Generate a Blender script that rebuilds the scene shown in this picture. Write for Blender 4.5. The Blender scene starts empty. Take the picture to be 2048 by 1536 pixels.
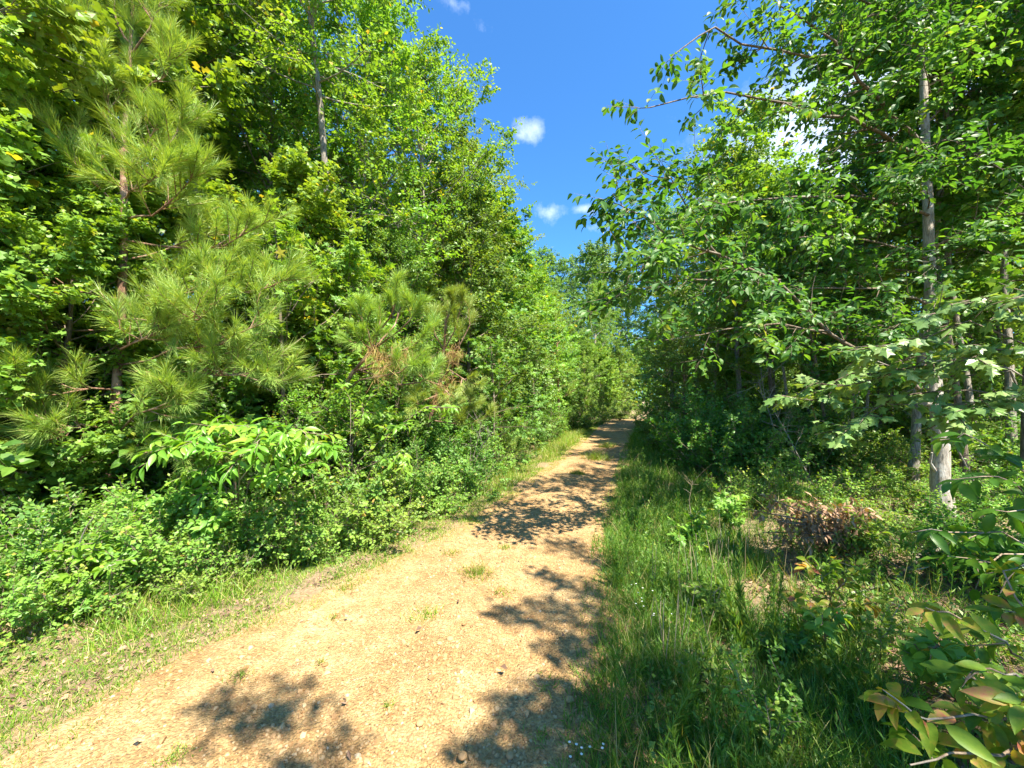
import bpy, math, random
import numpy as np
from mathutils import Vector, Matrix, noise as mnoise

SC = bpy.context.scene
COL = SC.collection
UP = np.array([0., 0., 1.])
F = 770.0                      # focal length in pixels of the 2048 wide photograph
PITCH = math.radians(2.3)
CAMZ = 1.6
SUN_EL = math.radians(57)
SUN_H = np.array([0.62, -0.785])   # horizontal direction towards the sun

def P(px, py, d):
    """a point seen at pixel (px, py) at forward distance d"""
    cx, cy = (px-1024)/F, (768-py)/F
    y = math.cos(PITCH) - cy*math.sin(PITCH)
    z = math.sin(PITCH) + cy*math.cos(PITCH)
    s = d/y
    return np.array([cx*s, d, CAMZ + z*s])
def X(px, d): return (px-1024)/F*d
def GP(px, py):
    cx, cy = (px-1024)/F, (768-py)/F
    y = math.cos(PITCH) - cy*math.sin(PITCH)
    z = math.sin(PITCH) + cy*math.cos(PITCH)
    s = -CAMZ/z
    return cx*s, y*s

# ---------------------------------------------------------------- terrain
RY = [-12, -2, 1.67, 2.46, 3.24, 4.93, 9.5, 15, 24.6, 27, 30, 34, 40, 60]
RL = [-6.0, -3.2, -2.25, -2.0, -1.55, -0.62, .94, 2.65, 5.45, 6.4, 8.2, 12.5, 21, 60]
RR = [-3.3, -0.5, .44, .64, .86, 1.30, 2.85, 4.7, 8.2, 9.6, 12.2, 18, 28, 70]
def road_l(y): return np.interp(y, RY, RL)
def road_r(y): return np.interp(y, RY, RR)
def gz(x, y):
    x = np.asarray(x, float); y = np.asarray(y, float)
    l, r = road_l(y), road_r(y)
    off = np.maximum(np.maximum(l-x, x-r), 0)
    z = .05*np.sin(x*.7+1.3)*np.sin(y*.55) * np.minimum(off/2, 1)
    z = z + .03*np.sin(x*2.3+y*1.1)*np.minimum(off/1.5, 1)
    z = z + np.minimum(off, 12)**1.3*.012
    z = z - .10*np.exp(-((off-1.0)/.7)**2)*np.minimum(off, 1)
    return z

# ---------------------------------------------------------------- helpers
def nrm(a):
    return a/np.maximum(np.linalg.norm(a, axis=-1, keepdims=True), 1e-9)

class MB:
    def __init__(s): s.v=[]; s.l=[]; s.c=[]; s.r=[]; s.m=[]; s.n=0
    def add(s, v, loops, counts, rnd, mat=0):
        s.v.append(np.asarray(v, np.float32).reshape(-1, 3)); s.l.append(np.asarray(loops, np.int64)+s.n)
        s.c.append(np.asarray(counts, np.int32)); s.r.append(np.asarray(rnd, np.float32))
        s.m.append(np.full(len(counts), mat, np.int32)); s.n += len(s.v[-1])
    def inst(s, tp, pos, ax, nr, L, W, rnd, mat=0, curl=None):
        tv, tf = tp
        n = len(pos)
        if n == 0: return
        L = np.broadcast_to(L, n); W = np.broadcast_to(W, n)
        ax = nrm(ax); b = nrm(np.cross(ax, nr)); nn = np.cross(b, ax)
        z = tv[None, :, 2:3] if curl is None else tv[None, :, 2:3]*np.asarray(curl)[:, None, None]
        v = (pos[:, None] + tv[None, :, 1:2]*(ax*L[:, None])[:, None] + tv[None, :, 0:1]*(b*W[:, None])[:, None]
             + z*(nn*L[:, None])[:, None])
        fl = np.concatenate([np.array(f) for f in tf]); fc = np.array([len(f) for f in tf])
        loops = (fl[None] + (np.arange(n)*len(tv))[:, None]).ravel()
        s.add(v, loops, np.tile(fc, n), np.repeat(np.broadcast_to(rnd, n), len(tf)), mat)
    def tube(s, pts, rad, sides=7, rnd=.5, mat=0, cap=True):
        pts = np.asarray(pts, float); rad = np.asarray(rad, float); k = len(pts)
        t = nrm(np.gradient(pts, axis=0))
        ref = np.array([0, 1., 0]) if abs(t[0][1]) < .9 else np.array([1., 0, 0])
        a = nrm(np.cross(t, ref)); b = np.cross(t, a)
        th = np.arange(sides)/sides*2*math.pi
        v = pts[:, None] + rad[:, None, None]*(np.cos(th)[None, :, None]*a[:, None] + np.sin(th)[None, :, None]*b[:, None])
        i = np.arange(k-1)[:, None]*sides; j = np.arange(sides)[None]; j2 = (j+1) % sides
        q = np.stack([i+j, i+j2, i+sides+j2, i+sides+j], -1).reshape(-1)
        nf = (k-1)*sides
        s.add(v, q, np.full(nf, 4), np.full(nf, rnd), mat)
        if cap:
            s.add(v[-1], np.arange(sides), [sides], [rnd], mat)
    def mesh(s, name, mats, smooth=False):
        me = bpy.data.meshes.new(name)
        v = np.concatenate(s.v); l = np.concatenate(s.l); c = np.concatenate(s.c)
        me.vertices.add(len(v)); me.vertices.foreach_set('co', v.ravel())
        me.loops.add(len(l)); me.loops.foreach_set('vertex_index', l.astype(np.int32))
        me.polygons.add(len(c))
        st = np.concatenate([[0], np.cumsum(c)[:-1]]).astype(np.int32)
        me.polygons.foreach_set('loop_start', st)
        me.update(calc_edges=True)
        me.polygons.foreach_set('material_index', np.concatenate(s.m))
        me.polygons.foreach_set('use_smooth', np.full(len(c), smooth))
        at = me.attributes.new('rnd', 'FLOAT', 'FACE'); at.data.foreach_set('value', np.concatenate(s.r))
        for m in (mats if isinstance(mats, (list, tuple)) else [mats]): me.materials.append(m)
        me.validate()
        return me

def obj(name, me, parent=None, loc=(0, 0, 0)):
    o = bpy.data.objects.new(name, me); COL.objects.link(o); o.location = loc
    if parent: o.parent = parent
    return o
def tag(o, label=None, cat=None, group=None, kind=None):
    if label: o['label'] = label
    if cat: o['category'] = cat
    if group: o['group'] = group
    if kind: o['kind'] = kind
    return o
def thing(name, label, cat, loc, rz=0, group=None, sc=1.0):
    o = bpy.data.objects.new(name, None); COL.objects.link(o); o.empty_display_size = .2
    o.location = loc; o.rotation_euler = (0, 0, rz)
    o.scale = sc if isinstance(sc, tuple) else (sc, sc, sc)
    return tag(o, label, cat, group)

# ---------------------------------------------------------------- materials
def newmat(name):
    m = bpy.data.materials.new(name); m.use_nodes = True
    nt = m.node_tree
    for n in list(nt.nodes): nt.nodes.remove(n)
    out = nt.nodes.new('ShaderNodeOutputMaterial')
    return m, nt, out
def N(nt, t, **k):
    n = nt.nodes.new(t)
    for a, v in k.items(): setattr(n, a, v)
    return n
def ramp(nt, stops, interp='LINEAR'):
    r = N(nt, 'ShaderNodeValToRGB'); e = r.color_ramp.elements; r.color_ramp.interpolation = interp
    while len(e) < len(stops): e.new(.5)
    for i, (p, c) in enumerate(stops): e[i].position = p; e[i].color = (*c, 1)
    return r
def leafmat(name, stops, trans=.42, rough=.45, objvar=.12, spec=.4, detail=0):
    m, nt, out = newmat(name)
    a = N(nt, 'ShaderNodeAttribute', attribute_name='rnd')
    r = ramp(nt, stops)
    if detail:      # blotches and worm-eaten spots in the leaf itself
        tc = N(nt, 'ShaderNodeTexCoord'); nn = N(nt, 'ShaderNodeTexNoise'); nn.inputs['Scale'].default_value = 22; nn.inputs['Detail'].default_value = 7; nn.inputs['Roughness'].default_value = .65
        nt.links.new(tc.outputs['Object'], nn.inputs[0])
        q = N(nt, 'ShaderNodeMath', operation='SUBTRACT'); nt.links.new(nn.outputs[0], q.inputs[0]); q.inputs[1].default_value = .5
        q2 = N(nt, 'ShaderNodeMath', operation='MULTIPLY_ADD'); nt.links.new(q.outputs[0], q2.inputs[0]); q2.inputs[1].default_value = detail; nt.links.new(a.outputs['Fac'], q2.inputs[2])
        nt.links.new(q2.outputs[0], r.inputs[0])
    else: nt.links.new(a.outputs['Fac'], r.inputs[0])
    oi = N(nt, 'ShaderNodeObjectInfo')
    hs = N(nt, 'ShaderNodeHueSaturation')
    mr = N(nt, 'ShaderNodeMapRange'); mr.inputs[3].default_value = .5-objvar*.12; mr.inputs[4].default_value = .5+objvar*.12
    nt.links.new(oi.outputs['Random'], mr.inputs[0]); nt.links.new(mr.outputs[0], hs.inputs['Hue'])
    mv = N(nt, 'ShaderNodeMapRange'); mv.inputs[3].default_value = 1-objvar; mv.inputs[4].default_value = 1+objvar
    nt.links.new(oi.outputs['Random'], mv.inputs[0]); nt.links.new(mv.outputs[0], hs.inputs['Value'])
    nt.links.new(r.outputs[0], hs.inputs['Color'])
    p = N(nt, 'ShaderNodeBsdfPrincipled'); p.inputs['Roughness'].default_value = rough
    p.inputs['Specular IOR Level'].default_value = spec
    nt.links.new(hs.outputs[0], p.inputs['Base Color'])
    t = N(nt, 'ShaderNodeBsdfTranslucent')
    mx = N(nt, 'ShaderNodeMix', data_type='RGBA', blend_type='MULTIPLY'); mx.inputs[0].default_value = 1
    nt.links.new(hs.outputs[0], mx.inputs[6]); mx.inputs[7].default_value = (1.5, 1.35, .35, 1)
    nt.links.new(mx.outputs[2], t.inputs[0])
    ms = N(nt, 'ShaderNodeMixShader'); ms.inputs[0].default_value = trans
    nt.links.new(p.outputs[0], ms.inputs[1]); nt.links.new(t.outputs[0], ms.inputs[2])
    nt.links.new(ms.outputs[0], out.inputs[0])
    return m
def barkmat(name, c1, c2, c3, sc=6, zs=.25, bump=.6, patch=.5):
    m, nt, out = newmat(name)
    tc = N(nt, 'ShaderNodeTexCoord'); mp = N(nt, 'ShaderNodeMapping'); mp.inputs[3].default_value = (sc, sc, sc*zs)
    nt.links.new(tc.outputs['Object'], mp.inputs[0])
    n1 = N(nt, 'ShaderNodeTexNoise'); n1.inputs['Scale'].default_value = 4; n1.inputs['Detail'].default_value = 8; n1.inputs['Roughness'].default_value = .7
    nt.links.new(mp.outputs[0], n1.inputs[0])
    n2 = N(nt, 'ShaderNodeTexNoise'); n2.inputs['Scale'].default_value = 5; n2.inputs['Detail'].default_value = 3
    nt.links.new(tc.outputs['Object'], n2.inputs[0])
    r = ramp(nt, [(.36, c1), (.62, c2)]); nt.links.new(n1.outputs[0], r.inputs[0])
    mx = N(nt, 'ShaderNodeMix', data_type='RGBA'); r2 = ramp(nt, [(patch, (0, 0, 0)), (patch+.12, (1, 1, 1))])
    nt.links.new(n2.outputs[0], r2.inputs[0]); nt.links.new(r2.outputs[0], mx.inputs[0])
    nt.links.new(r.outputs[0], mx.inputs[6]); mx.inputs[7].default_value = (*c3, 1)
    p = N(nt, 'ShaderNodeBsdfPrincipled'); p.inputs['Roughness'].default_value = .9
    nt.links.new(mx.outputs[2], p.inputs['Base Color'])
    b = N(nt, 'ShaderNodeBump'); b.inputs['Strength'].default_value = bump; b.inputs['Distance'].default_value = .02
    nt.links.new(n1.outputs[0], b.inputs['Height']); nt.links.new(b.outputs[0], p.inputs['Normal'])
    nt.links.new(p.outputs[0], out.inputs[0])
    return m
def rampmat(name, stops, rough=.85, bumpscale=None):
    m, nt, out = newmat(name)
    a = N(nt, 'ShaderNodeAttribute', attribute_name='rnd'); r = ramp(nt, stops); nt.links.new(a.outputs['Fac'], r.inputs[0])
    p = N(nt, 'ShaderNodeBsdfPrincipled'); p.inputs['Roughness'].default_value = rough
    nt.links.new(r.outputs[0], p.inputs['Base Color'])
    if bumpscale:
        tc = N(nt, 'ShaderNodeTexCoord'); n1 = N(nt, 'ShaderNodeTexNoise'); n1.inputs['Scale'].default_value = bumpscale
        nt.links.new(tc.outputs['Object'], n1.inputs[0])
        b = N(nt, 'ShaderNodeBump'); b.inputs['Strength'].default_value = .4; b.inputs['Distance'].default_value = .01
        nt.links.new(n1.outputs[0], b.inputs['Height']); nt.links.new(b.outputs[0], p.inputs['Normal'])
    nt.links.new(p.outputs[0], out.inputs[0])
    return m

M = {}
M['star'] = leafmat('star_leaf', [(0, (0.090, 0.195, 0.036)), (.45, (0.171, 0.312, 0.045)), (.85, (0.260, 0.390, 0.053)), (1, (0.488, 0.429, 0.065))])
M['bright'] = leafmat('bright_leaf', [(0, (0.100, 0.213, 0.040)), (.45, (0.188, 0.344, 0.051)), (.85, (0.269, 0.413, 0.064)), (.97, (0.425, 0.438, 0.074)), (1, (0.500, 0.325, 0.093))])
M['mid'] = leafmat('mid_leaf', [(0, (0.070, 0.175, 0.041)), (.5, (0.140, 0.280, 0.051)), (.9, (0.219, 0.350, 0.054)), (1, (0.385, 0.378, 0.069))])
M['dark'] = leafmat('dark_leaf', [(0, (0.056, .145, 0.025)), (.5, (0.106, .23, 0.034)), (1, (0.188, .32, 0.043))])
M['pale'] = leafmat('pale_leaf', [(0, (0.103, 0.218, 0.057)), (.5, (0.184, 0.322, 0.086)), (1, (0.299, 0.414, 0.149))], trans=.3, rough=.36)
M['hick'] = leafmat('hickory_leaf', [(0, (.035, .115, 0.028)), (.5, (.080, .190, 0.036)), (.88, (.15, .27, 0.044)), (1, (.26, .30, 0.060))], trans=.5)
M['lance'] = leafmat('lance_leaf', [(0, (.10, .23, .025)), (.6, (.18, .34, .035)), (.9, (.28, .39, .05)), (1, (.42, .30, .06))], rough=.38)
M['far'] = leafmat('far_leaf', [(0, (0.072, 0.156, 0.042)), (.5, (0.120, 0.228, 0.060)), (1, (0.192, 0.300, 0.084))])
M['tree_red'] = leafmat('red_green_leaf', [(0, (.08, .19, .02)), (.5, (.19, .30, .03)), (.72, (.34, .31, .05)), (.88, (.46, .25, .09)), (1, (.46, .15, .09))], rough=.45, objvar=.02, detail=1.6, spec=.3)
M['nearleaf'] = leafmat('near_leaf', [(0, (.04, .12, .015)), (.5, (.08, .20, .02)), (.85, (.14, .27, .03)), (1, (.34, .33, .06))], rough=.42, objvar=.02, detail=1.1, spec=.35)
M['needle'] = leafmat('pine_needle', [(0, (.13, .24, .05)), (.5, (.28, .42, .09)), (.92, (.44, .55, .14)), (.97, (.55, .42, .2)), (1, (.60, .36, .16))], trans=.28, rough=.4)
M['deadneedle'] = leafmat('dead_needle', [(0, (.27, .15, .05)), (.6, (.42, .25, .10)), (1, (.40, .40, .10))], trans=.2, rough=.6)
M['deadleaf'] = leafmat('dead_leaf', [(0, (.17, .09, .045)), (.5, (.34, .20, .12)), (1, (.52, .35, .23))], trans=.2, rough=.7, objvar=.02)
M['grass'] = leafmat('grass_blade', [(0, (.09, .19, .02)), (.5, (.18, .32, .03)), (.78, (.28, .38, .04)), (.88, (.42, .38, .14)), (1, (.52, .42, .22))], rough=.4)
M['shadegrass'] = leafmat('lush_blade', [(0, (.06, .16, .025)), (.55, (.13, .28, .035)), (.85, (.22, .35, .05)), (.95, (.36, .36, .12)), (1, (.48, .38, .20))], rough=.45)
M['dry'] = leafmat('dry_stalk', [(0, (.30, .22, .12)), (1, (.50, .40, .24))], trans=.1, rough=.7)
M['litter'] = leafmat('leaf_litter', [(0, (.10, .06, .035)), (.5, (.23, .145, .09)), (.85, (.38, .25, .16)), (1, (.50, .30, .17))], trans=.05, rough=.75)
M['bark'] = barkmat('grey_bark', (.10, .085, .065), (.36, .32, .26), (.46, .43, .37), sc=11, zs=.2, patch=.6, bump=.9)
M['palebark'] = barkmat('pale_bark', (.17, .145, .115), (.48, .43, .36), (.58, .55, .49), sc=12, zs=.18, patch=.56, bump=.9)
M['bark2'] = barkmat('brown_bark', (.06, .045, .03), (.22, .17, .12), (.30, .27, .22), sc=9, zs=.2, patch=.6)
M['pinebark'] = barkmat('pine_bark', (.07, .035, .02), (.34, .19, .12), (.42, .28, .20), sc=9, zs=.4, patch=.52, bump=.9)
M['twig'] = barkmat('twig_bark', (.12, .08, .05), (.30, .23, .16), (.3, .26, .2), sc=12, zs=1, bump=.1)
M['lichen'] = barkmat('lichened_bark', (.06, .05, .04), (.2, .17, .13), (.55, .56, .50), sc=8, zs=1, patch=.5)
M['white'] = rampmat('white_petal', [(0, (.75, .75, .72)), (1, (.85, .85, .82))], .6)
M['stone'] = rampmat('gravel_stone', [(0, (.26, .14, .05)), (.35, (.31, .18, .078)), (.8, (.385, .245, .112)), (.97, (.45, .32, .17)), (1, (.34, .28, .20))], .85, 60)

# road and ground
def roadmat():
    m, nt, out = newmat('sandy_gravel')
    tc = N(nt, 'ShaderNodeTexCoord'); L = nt.links.new
    def noi(s, d=6, r=.6):
        n = N(nt, 'ShaderNodeTexNoise'); n.inputs['Scale'].default_value = s; n.inputs['Detail'].default_value = d; n.inputs['Roughness'].default_value = r
        L(tc.outputs['Object'], n.inputs[0]); return n
    big, mid, fine = noi(.9, 4), noi(6, 6, .7), noi(70, 5, .7)
    vo = N(nt, 'ShaderNodeTexVoronoi'); vo.inputs['Scale'].default_value = 75; vo.inputs['Randomness'].default_value = 1; L(tc.outputs['Object'], vo.inputs[0])
    r = ramp(nt, [(.30, (.29, .165, .062)), (.48, (.37, .237, .098)), (.66, (.43, .305, .150))]); L(mid.outputs[0], r.inputs[0])
    rb = ramp(nt, [(.34, (.78, .70, .60)), (.46, (.93, .91, .88)), (.62, (1.10, 1.11, 1.14))]); L(big.outputs[0], rb.inputs[0])
    m1 = N(nt, 'ShaderNodeMix', data_type='RGBA', blend_type='MULTIPLY'); m1.inputs[0].default_value = 1; L(r.outputs[0], m1.inputs[6]); L(rb.outputs[0], m1.inputs[7])
    rf = ramp(nt, [(.30, (.62, .52, .42)), (.5, (1, 1, 1)), (.72, (1.25, 1.25, 1.22))]); L(fine.outputs[0], rf.inputs[0])
    m2 = N(nt, 'ShaderNodeMix', data_type='RGBA', blend_type='MULTIPLY'); m2.inputs[0].default_value = .8; L(m1.outputs[2], m2.inputs[6]); L(rf.outputs[0], m2.inputs[7])
    rv = N(nt, 'ShaderNodeHueSaturation'); sx = N(nt, 'ShaderNodeSeparateColor'); L(vo.outputs['Color'], sx.inputs[0])
    mr = N(nt, 'ShaderNodeMapRange'); mr.inputs[3].default_value = .70; mr.inputs[4].default_value = 1.25; L(sx.outputs[0], mr.inputs[0]); L(mr.outputs[0], rv.inputs['Value'])
    L(m2.outputs[2], rv.inputs['Color'])
    p = N(nt, 'ShaderNodeBsdfPrincipled'); p.inputs['Roughness'].default_value = .95; L(rv.outputs[0], p.inputs['Base Color'])
    vr = N(nt, 'ShaderNodeMath', operation='MULTIPLY'); vr.inputs[1].default_value = -1.2; L(vo.outputs['Distance'], vr.inputs[0])
    ad = N(nt, 'ShaderNodeMath', operation='ADD'); L(vr.outputs[0], ad.inputs[0]); L(fine.outputs[0], ad.inputs[1])
    b = N(nt, 'ShaderNodeBump'); b.inputs['Strength'].default_value = .9; b.inputs['Distance'].default_value = .012; L(ad.outputs[0], b.inputs['Height']); L(b.outputs[0], p.inputs['Normal'])
    L(p.outputs[0], out.inputs[0]); return m
def groundmat():
    m, nt, out = newmat('forest_floor')
    tc = N(nt, 'ShaderNodeTexCoord'); L = nt.links.new
    def noi(s, d=6, r=.6):
        n = N(nt, 'ShaderNodeTexNoise'); n.inputs['Scale'].default_value = s; n.inputs['Detail'].default_value = d; n.inputs['Roughness'].default_value = r
        L(tc.outputs['Object'], n.inputs[0]); return n
    a, b_, f = noi(1.3), noi(30, 5, .75), noi(9, 5)
    r = ramp(nt, [(.32, (.12, .078, .042)), (.5, (.25, .175, .10)), (.66, (.38, .29, .18))]); L(b_.outputs[0], r.inputs[0])
    g = ramp(nt, [(.50, (0, 0, 0)), (.62, (1, 1, 1))]); L(f.outputs[0], g.inputs[0])
    mg = N(nt, 'ShaderNodeMix', data_type='RGBA'); mf = N(nt, 'ShaderNodeMath', operation='MULTIPLY'); mf.inputs[1].default_value = .5
    L(g.outputs[0], mf.inputs[0]); L(mf.outputs[0], mg.inputs[0]); L(r.outputs[0], mg.inputs[6]); mg.inputs[7].default_value = (.12, .15, .045, 1)
    at = N(nt, 'ShaderNodeAttribute', attribute_name='rnd'); sa = N(nt, 'ShaderNodeMath', operation='MULTIPLY_ADD'); L(f.outputs[0], sa.inputs[0]); sa.inputs[1].default_value = 1.6; sa.inputs[2].default_value = -.9
    sb = N(nt, 'ShaderNodeMath', operation='ADD'); L(sa.outputs[0], sb.inputs[0]); L(at.outputs['Fac'], sb.inputs[1]); sc_ = N(nt, 'ShaderNodeClamp'); L(sb.outputs[0], sc_.inputs[0])
    sr = ramp(nt, [(.32, (.24, .14, .065)), (.5, (.34, .21, .10)), (.66, (.42, .28, .15))]); L(b_.outputs[0], sr.inputs[0])
    ms_ = N(nt, 'ShaderNodeMix', data_type='RGBA'); s9 = N(nt, 'ShaderNodeMath', operation='MULTIPLY'); s9.inputs[1].default_value = .85; L(sc_.outputs[0], s9.inputs[0]); L(s9.outputs[0], ms_.inputs[0]); L(mg.outputs[2], ms_.inputs[6]); L(sr.outputs[0], ms_.inputs[7])
    p = N(nt, 'ShaderNodeBsdfPrincipled'); p.inputs['Roughness'].default_value = .95; L(ms_.outputs[2], p.inputs['Base Color'])
    b = N(nt, 'ShaderNodeBump'); b.inputs['Strength'].default_value = .9; b.inputs['Distance'].default_value = .03; L(b_.outputs[0], b.inputs['Height']); L(b.outputs[0], p.inputs['Normal'])
    L(p.outputs[0], out.inputs[0]); return m
M['road'] = roadmat(); M['ground'] = groundmat()

# ---------------------------------------------------------------- leaf templates (x across, y along, z bend)
A_ = np.array
def tpl_rhomb():
    return A_([(0, 0, 0), (.5, .45, .06), (0, 1, -.10), (-.5, .45, .06)]), [(0, 1, 2), (0, 2, 3)]
def tpl_oval():
    v = [(0, 0, 0), (0, .5, 0), (0, 1, -.14), (.38, .22, .05), (.5, .52, .06), (.28, .82, -.02), (-.38, .22, .05), (-.5, .52, .06), (-.28, .82, -.02)]
    return A_(v), [(0, 3, 4, 1), (1, 4, 5, 2), (0, 1, 7, 6), (1, 2, 8, 7)]
def tpl_lance():
    ys = [0, .18, .38, .58, .78, 1]; w = [0, .36, .5, .47, .30, 0]
    v = []; f = []
    for y, x in zip(ys, w):
        z = -.30*y*y
        v += [(0, y, z), (x, y, z+.16*x), (-x, y, z+.16*x)]
    for i in range(5):
        a, b = i*3, i*3+3
        f += [(a, a+1, b+1, b), (a, b, b+2, a+2)]
    return A_(v), f
def tpl_star():
    pts = [(.10, .02), (.62, .02), (.28, .30), (.85, .52), (.26, .56), (0, 1.05), (-.26, .56), (-.85, .52), (-.28, .30), (-.62, .02), (-.10, .02)]
    v = [(0, .30, .0)]+[(x*.62, y, .05-.16*(abs(x)*.8)**2-.13*max(0, y-.4)) for x, y in pts]
    return A_(v), [(0, i, i+1) for i in range(1, 11)]
def tpl_maple():
    pts = [(.06, .0), (.55, .12), (.46, .30), (.80, .62), (.34, .66), (0, 1.05), (-.34, .66), (-.80, .62), (-.46, .30), (-.55, .12), (-.06, .0)]
    v = [(0, .35, .0)]+[(x*.62, y, .04-.22*abs(x)-.15*max(0, y-.4)) for x, y in pts]
    return A_(v), [(0, i, i+1) for i in range(1, 11)]
def tpl_star_lo():
    pts = [(0, 0), (.62, .12), (.25, .42), (.60, .72), (0, 1.05), (-.60, .72), (-.25, .42), (-.62, .12)]
    v = [(x*.8, y, -.18*abs(x)) for x, y in pts]
    return A_(v), [(0, 1, 2), (0, 2, 6), (0, 6, 7), (2, 3, 4), (2, 4, 6), (4, 5, 6)]
def tpl_blade():
    ys = [0, .35, .7, 1]; w = [.5, .42, .26, 0]; v = []
    for y, x in zip(ys, w):
        z = y*y
        v += [(x, y, z), (-x, y, z)] if x else [(0, y*.94, z)]
    return A_(v), [(0, 1, 3, 2), (2, 3, 5, 4), (4, 5, 6)]
def tpl_needle():
    return A_([(.5, 0, 0), (-.5, 0, 0), (.4, .55, -.05), (-.4, .55, -.05), (0, 1, -.17)]), [(0, 1, 3, 2), (2, 3, 4)]
def tpl_twig():
    v = [(math.cos(a)*.5, 0, 0) for a in ()]
    v = []
    for y, r in ((0, 1.), (1, .35)):
        for a in (0, 2.094, 4.189): v.append((math.cos(a)*r, y, 0))
    return A_(v), [(0, 1, 4, 3), (1, 2, 5, 4), (2, 0, 3, 5)]
T = dict(rhomb=tpl_rhomb(), oval=tpl_oval(), lance=tpl_lance(), star=tpl_star(), maple=tpl_maple(), starlo=tpl_star_lo(), blade=tpl_blade(), needle=tpl_needle())

def add_twigs(mb, a, b, r, mat=0):
    """many thin straight three-sided sticks from a to b"""
    n = len(a); ax = b-a; L = np.linalg.norm(ax, axis=1); t = nrm(ax)
    ref = np.where(np.abs(t[:, 2:3]) < .9, UP[None], A_([[1., 0, 0]])); u = nrm(np.cross(t, ref)); w = np.cross(t, u)
    v = []
    for e, s in ((a, 1.), (b, .45)):
        for q in (0, 2.094, 4.189): v.append(e+(u*math.cos(q)+w*math.sin(q))*(np.broadcast_to(r, n)*s)[:, None])
    v = np.stack(v, 1)
    f = A_([0, 1, 4, 3, 1, 2, 5, 4, 2, 0, 3, 5])
    mb.add(v, (f[None]+(np.arange(n)*6)[:, None]).ravel(), np.full(n*3, 4), np.full(n*3, .5), mat)

def leaves_on(mb, rs, s, d, L, nl, tmpl, size, wr, droop=.25, jit=.35, clump=None, mat=0, fwd=.55, upright=.0, rad=None, tjit=.45, face=.75):
    """nl leaves along every twig (start s, unit direction d, length L)"""
    n = len(s)
    k = (np.arange(nl)+.6)/nl
    t = np.clip(k[None]+rs.normal(0, .3/nl, (n, nl)), 0, 1.02)
    pos = s[:, None]+d[:, None]*(L[:, None]*t)[:, :, None]
    side = nrm(np.cross(d, UP[None]+rs.normal(0, .25, (n, 3))))
    sg = np.where(np.arange(nl) % 2 == 0, 1., -1.)
    sg[-1] = 0
    ax = d[:, None]*fwd + side[:, None]*sg[None, :, None] + rs.normal(0, jit, (n, nl, 3)) + UP*(upright-droop)
    ax = nrm(ax)
    nr = UP[None, None] + face*(d*A_([1, 1, 0]))[:, None] + rs.normal(0, tjit, (n, nl, 3))
    N_ = n*nl
    sz = size*rs.uniform(.62, 1.15, N_)
    c = rs.uniform(0, 1, n) if clump is None else clump
    r = np.clip(.62*np.repeat(c, nl)+.38*rs.uniform(0, 1, N_)+(rs.uniform(0, 1, N_) > .985)*.5, 0, 1)
    ax = ax.reshape(-1, 3); pos = pos.reshape(-1, 3)
    mb.inst(tmpl, pos+ax*(sz*.18)[:, None], ax, nr.reshape(-1, 3), sz, sz*wr, r, mat, curl=rs.uniform(.3, 1.8, N_))

def bez(p0, d0, L, rs, bend, n=6, wob=.06):
    p = [np.array(p0, float)]; d = np.array(d0, float); st = L/(n-1)
    for i in range(n-1):
        d = nrm(d + UP*bend/(n-1) + rs.normal(0, wob, 3)); p.append(p[-1]+d*st)
    return np.array(p)
def along(pts, t):
    k = len(pts)-1; t = np.clip(t, 0, .9999)*k; i = t.astype(int); f = (t-i)[:, None]
    return pts[i]*(1-f)+pts[i+1]*f, nrm(pts[i+1]-pts[i])

def foliate(wood, crown, rs, pts, r0, ns, nt, nl, subL, twL, tmpl, ls, wr, tstart=.25, droop=.25, flat=.5, rise=.15, mat=0, wmat=0, upright=0, tint=0):
    """sub-branches, twigs and leaves along one limb"""
    t = np.sort(rs.uniform(tstart, 1, ns)); t[-1] = 1
    s, d = along(pts, t)
    rv = rs.normal(0, 1, (ns, 3)); rv[:, 2] *= flat
    rv -= (rv*d).sum(1, keepdims=True)*d
    sd = nrm(nrm(rv)+d*rs.uniform(.3, 1.1, (ns, 1))+UP*rise)
    sd[-1] = d[-1]
    sL = subL*rs.uniform(.5, 1.1, ns)*(1.1-.5*t)
    for i in range(ns):
        q = bez(s[i], sd[i], sL[i], rs, rise*.6, 4, .10)
        wood.tube(q, np.linspace(max(r0*.35*(1.1-t[i]*.6), .004), .002, 4), 4, mat=wmat, cap=False)
        tt = np.sort(rs.uniform(.15, 1, nt)); tt[-1] = 1
        ts, td = along(q, tt)
        rv2 = rs.normal(0, 1, (nt, 3)); rv2[:, 2] *= flat
        dd = nrm(td*.8+nrm(rv2)+UP*rise*.5); dd[-1] = td[-1]
        tL = twL*rs.uniform(.5, 1.15, nt)
        add_twigs(wood, ts, ts+dd*tL[:, None], .0022, wmat)
        c = np.clip(rs.uniform(0, 1)*.6+rs.uniform(0, .4, nt)+tint, 0, 1)
        leaves_on(crown, rs, ts, dd, tL, nl, tmpl, ls, wr, droop, clump=c, mat=mat, upright=upright)

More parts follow.
